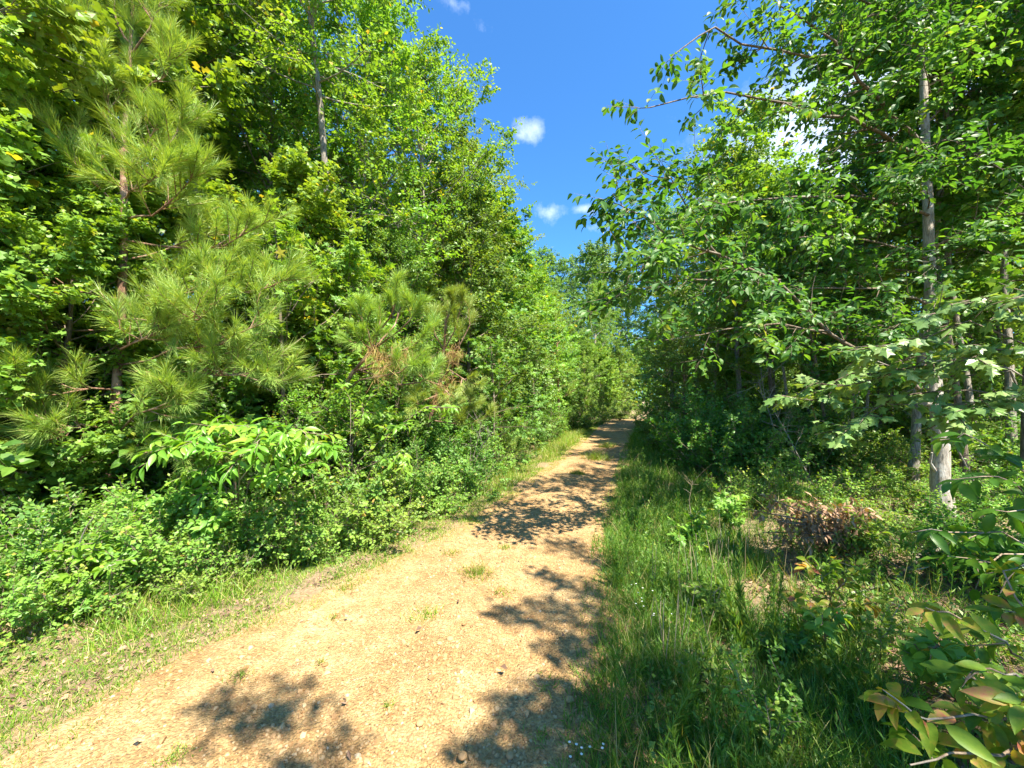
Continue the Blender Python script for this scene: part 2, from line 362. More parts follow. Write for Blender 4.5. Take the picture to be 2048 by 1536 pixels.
def hardwood(seed, H, r0, cb, R, nb, ns, nt, nl, leaf, ls, wr=1., top=.25, droop=.25, el=(.1, .9), lean=.03, flat=.55, profile='egg', lmat='mid', wmat='bark', twL=.30, fork=True, sides=9):
    rs = np.random.RandomState(seed)
    tr, cr = MB(), MB()
    p = bez((0, 0, -.15), nrm(A_([rs.normal(0, lean), rs.normal(0, lean), 1.])), H*.97+.15, rs, .05, 14, .022)
    rad = r0*(1-np.linspace(0, 1, 14))**.8+.008; rad[0] *= 1.35; rad[1] *= 1.05
    tr.tube(p, rad, sides)
    for i in range(nb):
        f = (i+rs.uniform(0, 1))/nb
        f = f if profile != 'high' else f**.8
        t = cb+(1-cb)*f*.98
        if profile == 'egg': rr = R*(math.sin(math.pi*min(1, (f*.82+.14)))**.7)*(1 if f < .75 else 1-(f-.75)*1.6)
        elif profile == 'cone': rr = R*(1.05-f*.85)
        else: rr = R*(.55+.45*math.sin(math.pi*min(1, f*.8+.1)))*(1 if f < .8 else 1-(f-.8)*2.2)
        L = max(.35, rr*rs.uniform(.65, 1.15))
        az = i*2.39996+rs.normal(0, .35)
        e = el[0]+(el[1]-el[0])*f+rs.normal(0, .15)
        d0 = A_([math.cos(az)*math.cos(e), math.sin(az)*math.cos(e), math.sin(e)])
        s, _ = along(p, A_([t]))
        q = bez(s[0], d0, L, rs, rs.uniform(-.1, .35), 6, .09)
        rb = float(np.interp(t, np.linspace(0, 1, 14), rad))*.45*min(1, L/R+.2)
        tr.tube(q, np.linspace(max(rb, .008), .004, 6), 5, cap=False)
        foliate(tr, cr, rs, q, rb, max(3, int(ns*L/R)), nt, nl, L*.42+.12, twL, T[leaf], ls, wr, droop=droop, flat=flat, tint=rs.uniform(-.22, .22))
    foliate(tr, cr, rs, p[-4:], .01, ns, nt, nl, top*2, twL, T[leaf], ls, wr, tstart=.1, droop=droop, flat=.8)
    return tr.mesh('trunk', M[wmat], True), cr.mesh('crown', M[lmat])

def shrub(seed, H, R, nst, nt, nl, leaf, ls, wr, lmat, wmat='twig', droop=.1, twL=.16, arch=.2):
    rs = np.random.RandomState(seed); tr, cr = MB(), MB()
    for i in range(nst):
        az = rs.uniform(0, 6.283); rr = math.sqrt(rs.uniform(0, 1))
        b = A_([math.cos(az), math.sin(az), 0])*R*.55*rr + A_([0, 0, -.05])
        d = nrm(A_([math.cos(az)*rr*.8, math.sin(az)*rr*.8, 1.])+rs.normal(0, .15, 3))
        L = H*rs.uniform(.6, 1.1)*(1-.25*rr)
        q = bez(b, d, L, rs, -arch, 6, .09)
        tr.tube(q, np.linspace(.007, .002, 6), 4, cap=False)
        foliate(tr, cr, rs, q, .006, max(4, int(L*7)), nt, nl, .28*H**.5, twL, T[leaf], ls, wr, tstart=.12, droop=droop, flat=.9, tint=rs.uniform(-.15, .15))
    return tr.mesh('stem', M[wmat], True), cr.mesh('foliage', M[lmat])

def needles(mb, rs, pts, n, L=.17, w=.003, spread=(.3, 1.05), mat=0, droop=.12, r=None, t0=.0):
    t = t0+(1-t0)*rs.uniform(0, 1, n)**.8
    s, d = along(pts, t)
    rv = rs.normal(0, 1, (n, 3)); rv -= (rv*d).sum(1, keepdims=True)*d; rv = nrm(rv)
    a = rs.uniform(spread[0], spread[1], n)*(1.15-.6*t)
    ax = nrm(d*np.cos(a)[:, None]+rv*np.sin(a)[:, None]-UP*droop)
    sz = L*rs.uniform(.75, 1.1, n)
    rr = np.clip(rs.uniform(0, .75, n)+rs.uniform(0, .22)+(rs.uniform(0, 1, n) > .985)*.3, 0, 1) if r is None else rs.uniform(r[0], r[1], n)
    mb.inst(T['needle'], s, ax, UP[None]+rs.normal(0, .5, (n, 3)), sz, w, rr, mat, curl=rs.uniform(.2, 1.6, n))

def pine_branch(tr, cr, rs, q, r0, nsub, nn, L=.17, w=.003, shoot=.28, wmat=0):
    tr.tube(q, np.linspace(r0, r0*.4, len(q)), 5, mat=wmat, cap=False)
    bl = np.linalg.norm(np.diff(q, axis=0), axis=1).sum()
    needles(cr, rs, q[-2:], nn, L, w, t0=.0)
    for t in rs.uniform(.3, .97, nsub):
        s, d = along(q, A_([t])); rv = nrm(rs.normal(0, 1, 3)*A_([1, 1, .5]))
        dd = nrm(d[0]*.9+rv*.9+UP*.25); sl = shoot*rs.uniform(.7, 1.5)*(1.2-.5*t)
        sp = bez(s[0], dd, sl, rs, .35, 4, .05)
        tr.tube(sp, np.linspace(r0*.5, .004, 4), 4, mat=wmat, cap=False)
        needles(cr, rs, sp, int(nn*rs.uniform(.8, 1.2)), L, w, t0=.25)
        if rs.uniform() < .6:       # second little shoot
            rv = nrm(rs.normal(0, 1, 3)); s2, d2 = along(sp, A_([.6]))
            sp2 = bez(s2[0], nrm(d2[0]+rv*.8+UP*.2), sl*.6, rs, .3, 3, .05)
            tr.tube(sp2, [.005, .0045, .004], 4, mat=wmat, cap=False)
            needles(cr, rs, sp2, int(nn*.7), L, w, t0=.2)

def pine(seed, H, r0, R, cb=.08, whorl=.45, nn=230, lean=(0, 0), L=.17, w=.003, nsub=5, up=.6):
    rs = np.random.RandomState(seed); tr, cr = MB(), MB()
    p = bez((0, 0, -.1), nrm(A_([lean[0], lean[1], 1.])), H, rs, .15, 12, .02)
    rad = np.linspace(r0, .012, 12); tr.tube(p, rad, 8)
    z = cb*H; k = 0
    while z < H*.95:
        f = z/H
        for j in range(rs.randint(3, 6)):
            az = k*1.1+j*6.283/4.5+rs.normal(0, .25)
            e = .12+f*up+rs.normal(0, .1); L_ = R*(1.05-f)**.7*rs.uniform(.7, 1.1)+.12
            d0 = A_([math.cos(az)*math.cos(e), math.sin(az)*math.cos(e), math.sin(e)])
            s, _ = along(p, A_([f]))
            pine_branch(tr, cr, rs, bez(s[0], d0, L_, rs, .45, 5, .05), .007+.008*(1-f), max(2, int(nsub*L_/R)), nn, L, w)
        z += whorl*rs.uniform(.8, 1.2); k += 1
    needles(cr, rs, p[-3:], int(nn*2), L, w, spread=(.25, .7))
    return tr.mesh('trunk', M['pinebark'], True), cr.mesh('crown', M['needle'])

# ================================================================ SETTING
def road_z(x, y):
    def fn(f): return np.array([mnoise.noise(Vector((a*f, b*f, f))) for a, b in zip(x.ravel(), y.ravel())]).reshape(x.shape)
    l, r = road_l(y), road_r(y); s = (x-l)/(r-l)
    n1, n2, n3 = fn(1.6), fn(7.), fn(22.)
    edge = np.minimum(s, 1-s)
    z = gz(x, y)+.012+.022*n1+.012*n2+.005*n3+np.clip(edge*.9, -.14, .0)+.035*np.clip(edge*8, -1, .6)*.3
    return z-.020*(np.exp(-((s-.24)/.11)**2)+np.exp(-((s-.76)/.11)**2))
def build_ground():
    n = 330
    t = np.linspace(-1, 1, n); g = np.sign(t)*(np.abs(t)*5+np.abs(t)**5*395)
    gx, gy = np.meshgrid(g+2, g+6)
    z = gz(gx, gy)
    l, r = road_l(gy), road_r(gy)
    inside = np.minimum(gx-l, r-gx)
    z = z-np.clip(inside*.3, 0, .06)
    z = z+.012*np.sin(gx*13+np.sin(gy*9))*np.sin(gy*11)
    v = np.stack([gx, gy, z], -1).reshape(-1, 3)
    i = (np.arange(n-1)[:, None]*n+np.arange(n-1)[None]).ravel()
    q = np.stack([i, i+1, i+n+1, i+n], -1).ravel()
    off = np.maximum(l-gx, gx-r).ravel()[i]
    mb = MB(); mb.add(v, q, np.full(len(i), 4), np.clip(1-off/.55, 0, 1))
    tag(obj('ground', mb.mesh('ground', M['ground'], True)), kind='structure')
    # the dirt road: its own sheet, its edges dive under the ground so that they read ragged
    ys = np.concatenate([np.arange(-11, .8, .25), np.arange(.8, 7, .022), np.arange(7, 14, .06), np.arange(14, 46, .22)])
    m = 150
    s = np.linspace(-.16, 1.16, m)
    gy = np.repeat(ys[:, None], m, 1); gx = road_l(gy)+(road_r(gy)-road_l(gy))*s[None]
    z = road_z(gx, gy)
    v = np.stack([gx, gy, z], -1).reshape(-1, 3); k = len(ys)
    i = (np.arange(k-1)[:, None]*m+np.arange(m-1)[None]).ravel()
    q = np.stack([i, i+1, i+m+1, i+m], -1).ravel()
    mb = MB(); mb.add(v, q, np.full(len(i), 4), np.full(len(i), .5))
    tag(obj('road', mb.mesh('road', M['road'], True)), kind='structure')
build_ground()

def ico():
    t = (1+5**.5)/2
    v = A_([(-1, t, 0), (1, t, 0), (-1, -t, 0), (1, -t, 0), (0, -1, t), (0, 1, t), (0, -1, -t), (0, 1, -t), (t, 0, -1), (t, 0, 1), (-t, 0, -1), (-t, 0, 1)])/1.9
    f = [(0, 11, 5), (0, 5, 1), (0, 1, 7), (0, 7, 10), (0, 10, 11), (1, 5, 9), (5, 11, 4), (11, 10, 2), (10, 7, 6), (7, 1, 8), (3, 9, 4), (3, 4, 2), (3, 2, 6), (3, 6, 8), (3, 8, 9), (4, 9, 5), (2, 4, 11), (6, 2, 10), (8, 6, 7), (9, 8, 1)]
    return v, f
def build_gravel():
    rs = np.random.RandomState(11); mb = MB()
    for var in range(6):
        tv, tf = ico(); tv = tv*rs.uniform(.6, 1.25, (12, 1))
        n = 7500
        y = 1.2+rs.uniform(0, 1, n)**2.0*12; s = rs.normal(.5, .36, n); kk = (s > -.03) & (s < 1.03); y = y[kk]; s = s[kk]; n = len(y); x = road_l(y)+(road_r(y)-road_l(y))*s
        sz = np.exp(rs.normal(math.log(.0034), .48, n)); sz = np.clip(sz, .0016, .013)
        pos = np.stack([x, y, road_z(x, y)+sz*rs.uniform(-.25, .35, n)], -1)
        ax = nrm(rs.normal(0, 1, (n, 3))*A_([1, 1, .25])); nr = UP[None]+rs.normal(0, .25, (n, 3))
        tv2 = tv.copy(); tv2[:, 2] *= .6
        mb.inst((tv2, tf), pos, ax, nr, sz*2, sz*1.5, rs.uniform(0, 1, n))
    tag(obj('gravel', mb.mesh('gravel', M['stone'])), 'small tan pebbles and grit strewn over the sandy dirt road', 'gravel', kind='stuff')
    # single larger stones
    spots = [(900, 1285, .042, 'largest pale tan stone lying in the middle of the sunlit track'), (808, 1330, .028, 'smaller round pale stone left of the big stone on the sunlit track'),
             (775, 1352, .026, 'pale round pebble lying lowest of three on the sunlit track'), (925, 1522, .035, 'tan stone at the bottom edge of the picture among scattered pebbles'),
             (840, 1455, .032, 'orange brown stone set in the shaded lower road'), (1140, 1408, .035, 'pale stone beside green sprouts near the right road edge'),
             (1020, 1520, .030, 'white grey stone at the bottom edge right of the tan one')]
    for px, py, r, lab in spots:
        x, y = GP(px, py); q = MB(); tv, tf = ico(); 
        bmv = tv*rs.uniform(.85, 1.12, (12, 1)); bmv[:, 2] *= .62
        r = r*.62; q.add(bmv*r*1.3, np.concatenate([A_(f) for f in tf]), np.full(20, 3), np.full(20, rs.uniform(.5, .95)))
        o = obj('stone', q.mesh('stone', M['stone'], True), loc=(x, y, float(gz(x, y))+.015+r*.3)); o.rotation_euler = (0, 0, rs.uniform(0, 6))
        sm = o.modifiers.new('sub', 'SUBSURF'); sm.levels = 2; sm.render_levels = 2
        tag(o, lab, 'stone', 'larger stones on the road')
build_gravel()

def grass(mb, rs, x, y, h, w, lean=.35, r=(0, 1), zoff=-.01):
    n = len(x)
    ax = nrm(UP[None]+rs.normal(0, lean, (n, 3))*A_([1, 1, .2])); az = rs.uniform(0, 6.283, n)
    nr = np.stack([np.cos(az), np.sin(az), np.zeros(n)], -1)
    mb.inst(T['blade'], np.stack([x, y, gz(x, y)+zoff], -1), ax, nr, h, w, rs.uniform(r[0], r[1], n), curl=rs.uniform(-.7, .7, n))

def field(x, y, f, s): return np.array([mnoise.noise(Vector((a*f, b*f, s))) for a, b in zip(x, y)])

def tufted(rs, n, ylo, yhi, side, o0, o1, patch, f=1.1, s=5., pw=1.6):
    y = ylo+(yhi-ylo)*rs.uniform(0, 1, n)**pw
    off = o0+(o1-o0)*rs.uniform(0, 1, n)
    x = road_l(y)-off if side < 0 else road_r(y)+off
    k = field(x, y, f, s) > patch+rs.normal(0, .12, n)
    return x[k], y[k]

def build_grass():
    rs = np.random.RandomState(21)
    mb = MB()                                   # left verge: short, sparse, sunlit
    x, y = tufted(rs, 170000, .6, 26, -1, -.22, 1.6, -.32, f=2.)
    grass(mb, rs, x, y, rs.uniform(.02, .075, len(x)), .0032+.0006*y, .6)
    x, y = tufted(rs, 44000, 1.2, 26, -1, .7, 2.4, -.12)
    grass(mb, rs, x, y, rs.uniform(.08, .26, len(x)), .0045+.0004*y, .4)
    x, y = tufted(rs, 16000, 6, 27, -1, .1, 1.3, .0, pw=1.)
    grass(mb, rs, x, y, rs.uniform(.10, .34, len(x)), .005+.0004*y, .4, r=(.3, 1))
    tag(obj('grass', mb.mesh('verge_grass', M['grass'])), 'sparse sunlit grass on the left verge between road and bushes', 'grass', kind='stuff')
    mb = MB()                                   # right bank: lush, taller, shaded
    x, y = tufted(rs, 76000, .9, 14, 1, -.26, 1.5, -.16, f=2.2, pw=1.9)
    grass(mb, rs, x, y, rs.uniform(.05, .25, len(x))*np.clip(.5+(x-road_r(y))*1.2, .4, 1.2), .0042+.0005*y, .42, r=(0, .97))
    x, y = tufted(rs, 24000, 1.2, 10, 1, .9, 4., .0, f=2., pw=1.6)
    grass(mb, rs, x, y, rs.uniform(.05, .20, len(x)), .0045+.0005*y, .5, r=(0, .97))
    x, y = tufted(rs, 26000, .9, 9, 1, -.12, .45, -.45, f=3., pw=1.6)
    grass(mb, rs, x, y, rs.uniform(.03, .16, len(x)), .004+.0004*y, .55, r=(0, 1))
    x, y = tufted(rs, 14000, 12, 34, 1, -.1, 1.0, -.3, pw=1.)
    grass(mb, rs, x, y, rs.uniform(.15, .45, len(x)), .011, .4, r=(0, .97))
    x, y = tufted(rs, 2600, 1.0, 11, 1, .0, 3.2, -.2, pw=1.6)
    grass(mb, rs, x, y, rs.uniform(.18, .5, len(x)), .0028+.0003*y, .5, r=(.93, 1))
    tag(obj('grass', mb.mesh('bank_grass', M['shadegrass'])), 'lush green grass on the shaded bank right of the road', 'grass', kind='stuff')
build_grass()

def herb_mesh(rs_seed, n, area, hmin, hmax, leaf, ls, wr, lmat, patch=-.1, nl=7, name='herbs'):
    """low broadleaf ground cover as loose upright sprigs"""
    rs = np.random.RandomState(rs_seed); mb = MB()
    x, y = area(rs, n)
    k = field(x, y, 1.3, 9.) > patch; x, y = x[k], y[k]; n = len(x)
    s = np.stack([x, y, gz(x, y)-.01], -1); d = nrm(UP[None]+rs.normal(0, .35, (n, 3))*A_([1, 1, .1])); L = rs.uniform(hmin, hmax, n)
    add_twigs(mb, s, s+d*L[:, None], .0016, 0)
    leaves_on(mb, rs, s, d, L, nl, T[leaf], ls, wr, droop=.05, jit=.45, fwd=.3, mat=0)
    return mb.mesh(name, M[lmat])

def band(side, o0, o1, y0, y1, pw=1.6):
    def f(rs, n):
        y = y0+(y1-y0)*rs.uniform(0, 1, n)**pw; off = rs.uniform(o0, o1, n)
        return (road_l(y)-off if side < 0 else road_r(y)+off), y
    return f
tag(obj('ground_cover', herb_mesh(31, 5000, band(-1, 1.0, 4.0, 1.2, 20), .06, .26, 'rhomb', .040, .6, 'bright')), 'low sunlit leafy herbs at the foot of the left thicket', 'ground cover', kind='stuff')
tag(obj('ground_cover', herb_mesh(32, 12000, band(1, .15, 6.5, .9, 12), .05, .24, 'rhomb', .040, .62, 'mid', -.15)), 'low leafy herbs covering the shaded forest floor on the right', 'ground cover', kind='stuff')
tag(obj('ground_cover', herb_mesh(33, 5200, band(1, 6, 20, 0, 30, 1.), .15, .5, 'rhomb', .075, .7, 'mid', -.3)), 'knee high green undergrowth deep inside the right woods', 'undergrowth', kind='stuff')
tag(obj('ground_cover', herb_mesh(34, 4500, band(-1, 3.5, 16, 0, 30, 1.), .15, .6, 'rhomb', .075, .7, 'mid', -.3)), 'tall green undergrowth inside the left woods', 'undergrowth', kind='stuff')

def build_litter():
    rs = np.random.RandomState(41)
    for side, lab in ((-1, 'brown dry leaves littering the left verge and thicket floor'), (1, 'brown dry leaves littering the shaded floor of the right woods')):
        mb = MB(); n = 16000 if side < 0 else 42000
        y = .8+rs.uniform(0, 1, n)**1.7*(16 if side < 0 else 14); off = (.15 if side < 0 else .35)+rs.uniform(0, 1, n)**1.2*(3.5 if side < 0 else 8)
        x = road_l(y)-off if side < 0 else road_r(y)+off
        k = field(x, y, .9, 2.) > -.15; x, y = x[k], y[k]; n = len(x)
        if side < 0:
            yr = 1.2+rs.uniform(0, 1, 110)**1.5*9; x = np.concatenate([x, road_l(yr)+(road_r(yr)-road_l(yr))*rs.uniform(0, 1, 110)]); y = np.concatenate([y, yr]); n = len(x)
        az = rs.uniform(0, 6.28, n); ax = np.stack([np.cos(az), np.sin(az), rs.normal(0, .3, n)], -1)
        mb.inst(T['rhomb'], np.stack([x, y, gz(x, y)+(np.where(np.arange(n) >= n-110, .03, 0) if side < 0 else 0)+rs.uniform(.004, .03, n)], -1), ax, UP[None]+rs.normal(0, .45, (n, 3)), (.014 if side < 0 else .022)+rs.uniform(0, .035 if side < 0 else .05, n), rs.uniform(.008, .028, n), rs.uniform(0, 1, n), curl=rs.uniform(-2.5, 2.5, n))
        tag(obj('leaf_litter', mb.mesh('leaf_litter', M['litter'])), lab, 'leaf litter', kind='stuff')
build_litter()

# ================================================================ TREES
VAR = {}
VAR['startall'] = hardwood(101, 12.5, .11, .22, 2.6, 58, 12, 8, 7, 'starlo', .125, 1.0, lmat='star', droop=.2)
VAR['starfull'] = hardwood(102, 8.0, .08, .06, 2.3, 60, 12, 8, 7, 'starlo', .120, 1.0, lmat='star', droop=.2, wmat='bark2')
VAR['brighttall'] = hardwood(103, 12.5, .12, .20, 3.0, 66, 12, 8, 8, 'rhomb', .105, .66, lmat='bright', droop=.15, el=(.15, 1.0))
VAR['midfull'] = hardwood(104, 8.5, .08, .05, 2.3, 64, 12, 8, 8, 'rhomb', .095, .68, lmat='mid', droop=.25, wmat='bark2')
VAR['midtall'] = hardwood(105, 12.0, .10, .25, 2.5, 56, 12, 8, 8, 'rhomb', .10, .7, lmat='mid', droop=.2)
VAR['highcrown'] = hardwood(115, 13.0, .10, .60, 2.4, 40, 11, 7, 7, 'rhomb', .10, .7, lmat='mid', droop=.2)
VAR['slim'] = hardwood(106, 12.0, .065, .40, 2.2, 34, 10, 6, 7, 'rhomb', .11, .7, lmat='hick', droop=.15, flat=.25, el=(.1, .7), profile='high', wmat='bark')
VAR['slim2'] = hardwood(107, 10.5, .055, .34, 2.0, 32, 10, 6, 7, 'starlo', .12, 1., lmat='mid', droop=.15, flat=.3, el=(.1, .7), profile='high', wmat='bark2', lean=.06)
VAR['fartree'] = hardwood(108, 20, .22, .15, 4.5, 60, 12, 6, 7, 'rhomb', .24, .8, lmat='far', droop=.2, twL=.5)
VAR['sapling'] = hardwood(109, 3.2, .022, .12, 1.0, 22, 6, 4, 6, 'star', .105, 1.0, lmat='star', droop=.15, wmat='bark2', twL=.2)
VAR['sapling2'] = hardwood(110, 3.0, .02, .1, 1.0, 20, 6, 4, 7, 'oval', .075, .55, lmat='bright', droop=.15, wmat='bark2', twL=.2)
VAR['shrub'] = shrub(111, 1.5, .9, 24, 6, 6, 'oval', .070, .6, 'mid')
VAR['shrub2'] = shrub(112, 1.2, .9, 26, 6, 6, 'rhomb', .062, .68, 'bright')
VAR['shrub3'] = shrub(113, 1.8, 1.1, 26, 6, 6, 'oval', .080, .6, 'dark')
VAR['shrub4'] = shrub(114, .8, .6, 22, 6, 5, 'oval', .048, .7, 'bright')
TN = dict(highcrown='hardwood_tree', startall='hardwood_tree', starfull='sweetgum_tree', brighttall='hardwood_tree', midfull='hardwood_tree', midtall='hardwood_tree', slim='slender_tree', slim2='slender_tree', fartree='oak_tree', sapling='sapling', sapling2='sapling',
          shrub='shrub', shrub2='shrub', shrub3='shrub', shrub4='shrub')
RSG = np.random.RandomState(77)
def place(var, x, y, label, group=None, sc=1., rz=None, crown=None, sz=None, name=None):
    tm, cm = VAR[var]
    HT = dict(startall=12.5, starfull=8, brighttall=12.5, midfull=8.5, midtall=12, slim=12, slim2=10.5)
    if var in HT and y > 5.3 and 1575 < x/y*F+1024 < 1795: sc = min(sc, max(.38, (1.4+.56*y)/HT[var]))     # the lower trees where sky shows
    rz = RSG.uniform(0, 6.28) if rz is None else rz
    sh = var.startswith('shrub')
    cat = 'shrub' if sh else ('sapling' if 'sapling' in var else 'tree')
    r = thing(name or TN[var], label, cat, (x, y, float(gz(x, y))), rz, group, (sc, sc, (sz or sc)))
    obj('stem' if sh else 'trunk', tm, r)
    o = obj('foliage' if sh else 'crown', cm, r)
    if crown:
        o.material_slots[0].link = 'OBJECT'; o.material_slots[0].material = M[crown]
    return r

# left front rank ---- (pixel column, distance)
LF = [
 ('starfull', 60, 6.0, 'star-leaved sweetgum at the far left edge behind the tall young pine', .95, 'star'),
 ('highcrown', 455, 7.6, 'tall tree whose bare grey trunk shows right of the tall pine near the top', 1.0, None),
 ('highcrown', 688, 8.3, 'tall tree whose short bare trunk shows in a dark hollow above the leaning pine', .98, 'bright'),
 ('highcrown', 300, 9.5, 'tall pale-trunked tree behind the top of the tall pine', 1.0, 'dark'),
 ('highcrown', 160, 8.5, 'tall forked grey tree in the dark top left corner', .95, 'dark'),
 ('starfull', 610, 7.0, 'star-leaved tree of middle height between the tall pine and the leaning pine', .72, 'star'),
 ('brighttall', 690, 9.6, 'tall yellow-green tree with pale trunk rising over the leaning pine', .98, None),
 ('brighttall', 840, 10.5, 'tall bright tree whose crown edges the left side of the blue sky at the top', .96, 'star'),
 ('midfull', 800, 8.6, 'bushy mid-height tree directly behind the leaning pine', .62, None),
 ('midtall', 905, 12.0, 'leafy tree next right of the tall bright tree, sky gap edge halfway down', .86, 'star'),
 ('midfull', 935, 10.5, 'round bushy tree right behind the second small pine', .85, 'mid'),
 ('starfull', 990, 13.5, 'vine-hung tree on the sloping edge of the left wall of leaves', 1.08, 'mid'),
 ('midfull', 1012, 15.5, 'broad green tree with pale small cloud just beside its crown', 1.05, 'star'),
 ('starfull', 1050, 18.0, 'lower tree above the slim far pine on the left side', 1.05, 'bright'),
 ('midfull', 1062, 21.0, 'bushy tree behind the slim far pine', 1.0, None),
 ('starfull', 1105, 25.0, 'bright green tree left of the far road bend', .85, 'bright'),
 ('midfull', 1165, 29.0, 'yellow-green tree at the left edge of the far road bend', .8, 'bright'),
 ('starfull', 1205, 33.0, 'sunlit tree closing the view straight behind the road bend', .8, 'bright'),
 ('midfull', 1245, 37.0, 'sunlit bushy tree behind the bend, right of the closing tree', .85, 'bright'),
]
for var, px, d, lab, sc, cm in LF:
    place(var, X(px, d), d, lab, 'trees along the left side of the road', sc, crown=cm)
for px, d, sc, lab in [(1160, 55, 1.22, 'far dark oak at the end of the sky gap, the left one'), (1212, 60, 1.27, 'far dark oak at the end of the sky gap, the right one'), (1115, 52, 1.12, 'far oak partly hidden behind the left wall of trees'), (1262, 58, 1.12, 'far oak mostly hidden behind the right-hand branches')]:
    place('fartree', X(px, d), d, lab, 'far oaks beyond the bend', sc)
# left back ranks: nothing tells these apart
rs = np.random.RandomState(5)
def rank(side, offs, y0, y1, step, vars_, lab, group, scr, crown=None, jit=.9, cond=None):
    for off in offs:
        y = y0+rs.uniform(0, step)
        while y < y1:
            o = off+rs.normal(0, jit*.5); yy = y+rs.normal(0, .4)
            x = (road_l(yy)-o) if side < 0 else (road_r(yy)+o)
            if cond is None or cond(x, yy):
                place(vars_[rs.randint(len(vars_))], float(x), yy, lab, group, rs.uniform(*scr), crown=(crown[rs.randint(len(crown))] if crown else None))
            y += step*rs.uniform(.8, 1.25)
rank(-1, [7.0], 1.5, 30, 2.6, ['startall', 'midtall', 'brighttall'], 'tall leafy hardwood standing back in the left woods behind the roadside trees', 'back rank of the left woods', (.85, 1.05))
rank(-1, [10.5, 14.5], 0, 40, 3.6, ['startall', 'midtall', 'brighttall'], 'tall hardwood deep in the left woods, only patches of it showing', 'deep trees of the left woods', (.9, 1.1))
rank(-1, [4.6], 1.0, 4, 1.6, ['midfull', 'starfull'], 'bushy tree low at the far left edge of the picture', 'bushy trees at the left edge', (.7, .8))

# understory rows that close the woods near the ground
rank(-1, [5.2, 8.5, 12], 2, 34, 1.9, ['midfull', 'starfull'], 'young understory tree in the shade of the left woods', 'understory of the left woods', (.34, .5))
rank(-1, [6.2, 9.5, 14], 2, 36, 2.0, ['shrub3', 'shrub'], 'shaded shrub deep in the left woods', 'deep shrubs of the left woods', (1.1, 1.7))
def far_wood():
    rs = np.random.RandomState(88); mb = MB(); tr = MB()
    n = 62000
    a = rs.uniform(-1.25, 1.25, n); R_ = rs.uniform(50, 78, n)
    x = R_*np.sin(a); y = R_*np.cos(a)
    hh = 9+4*field(x, y, .12, 1.)+2*field(x, y, .45, 3.)
    z = rs.uniform(0, 1, n)**.8*hh
    c = np.clip(.5+.6*field(x+z, y, .5, 4.)+rs.normal(0, .2, n), 0, 1)
    mb.inst(T['rhomb'], np.stack([x, y, z], -1), rs.normal(0, 1, (n, 3)), UP[None]+rs.normal(0, .6, (n, 3)), rs.uniform(.5, .9, n), .5, c)
    tag(obj('far_woods', mb.mesh('far_woods', M['mid'])), 'continuous dark woods closing the view beyond all single trees', 'woods', kind='stuff')
far_wood()
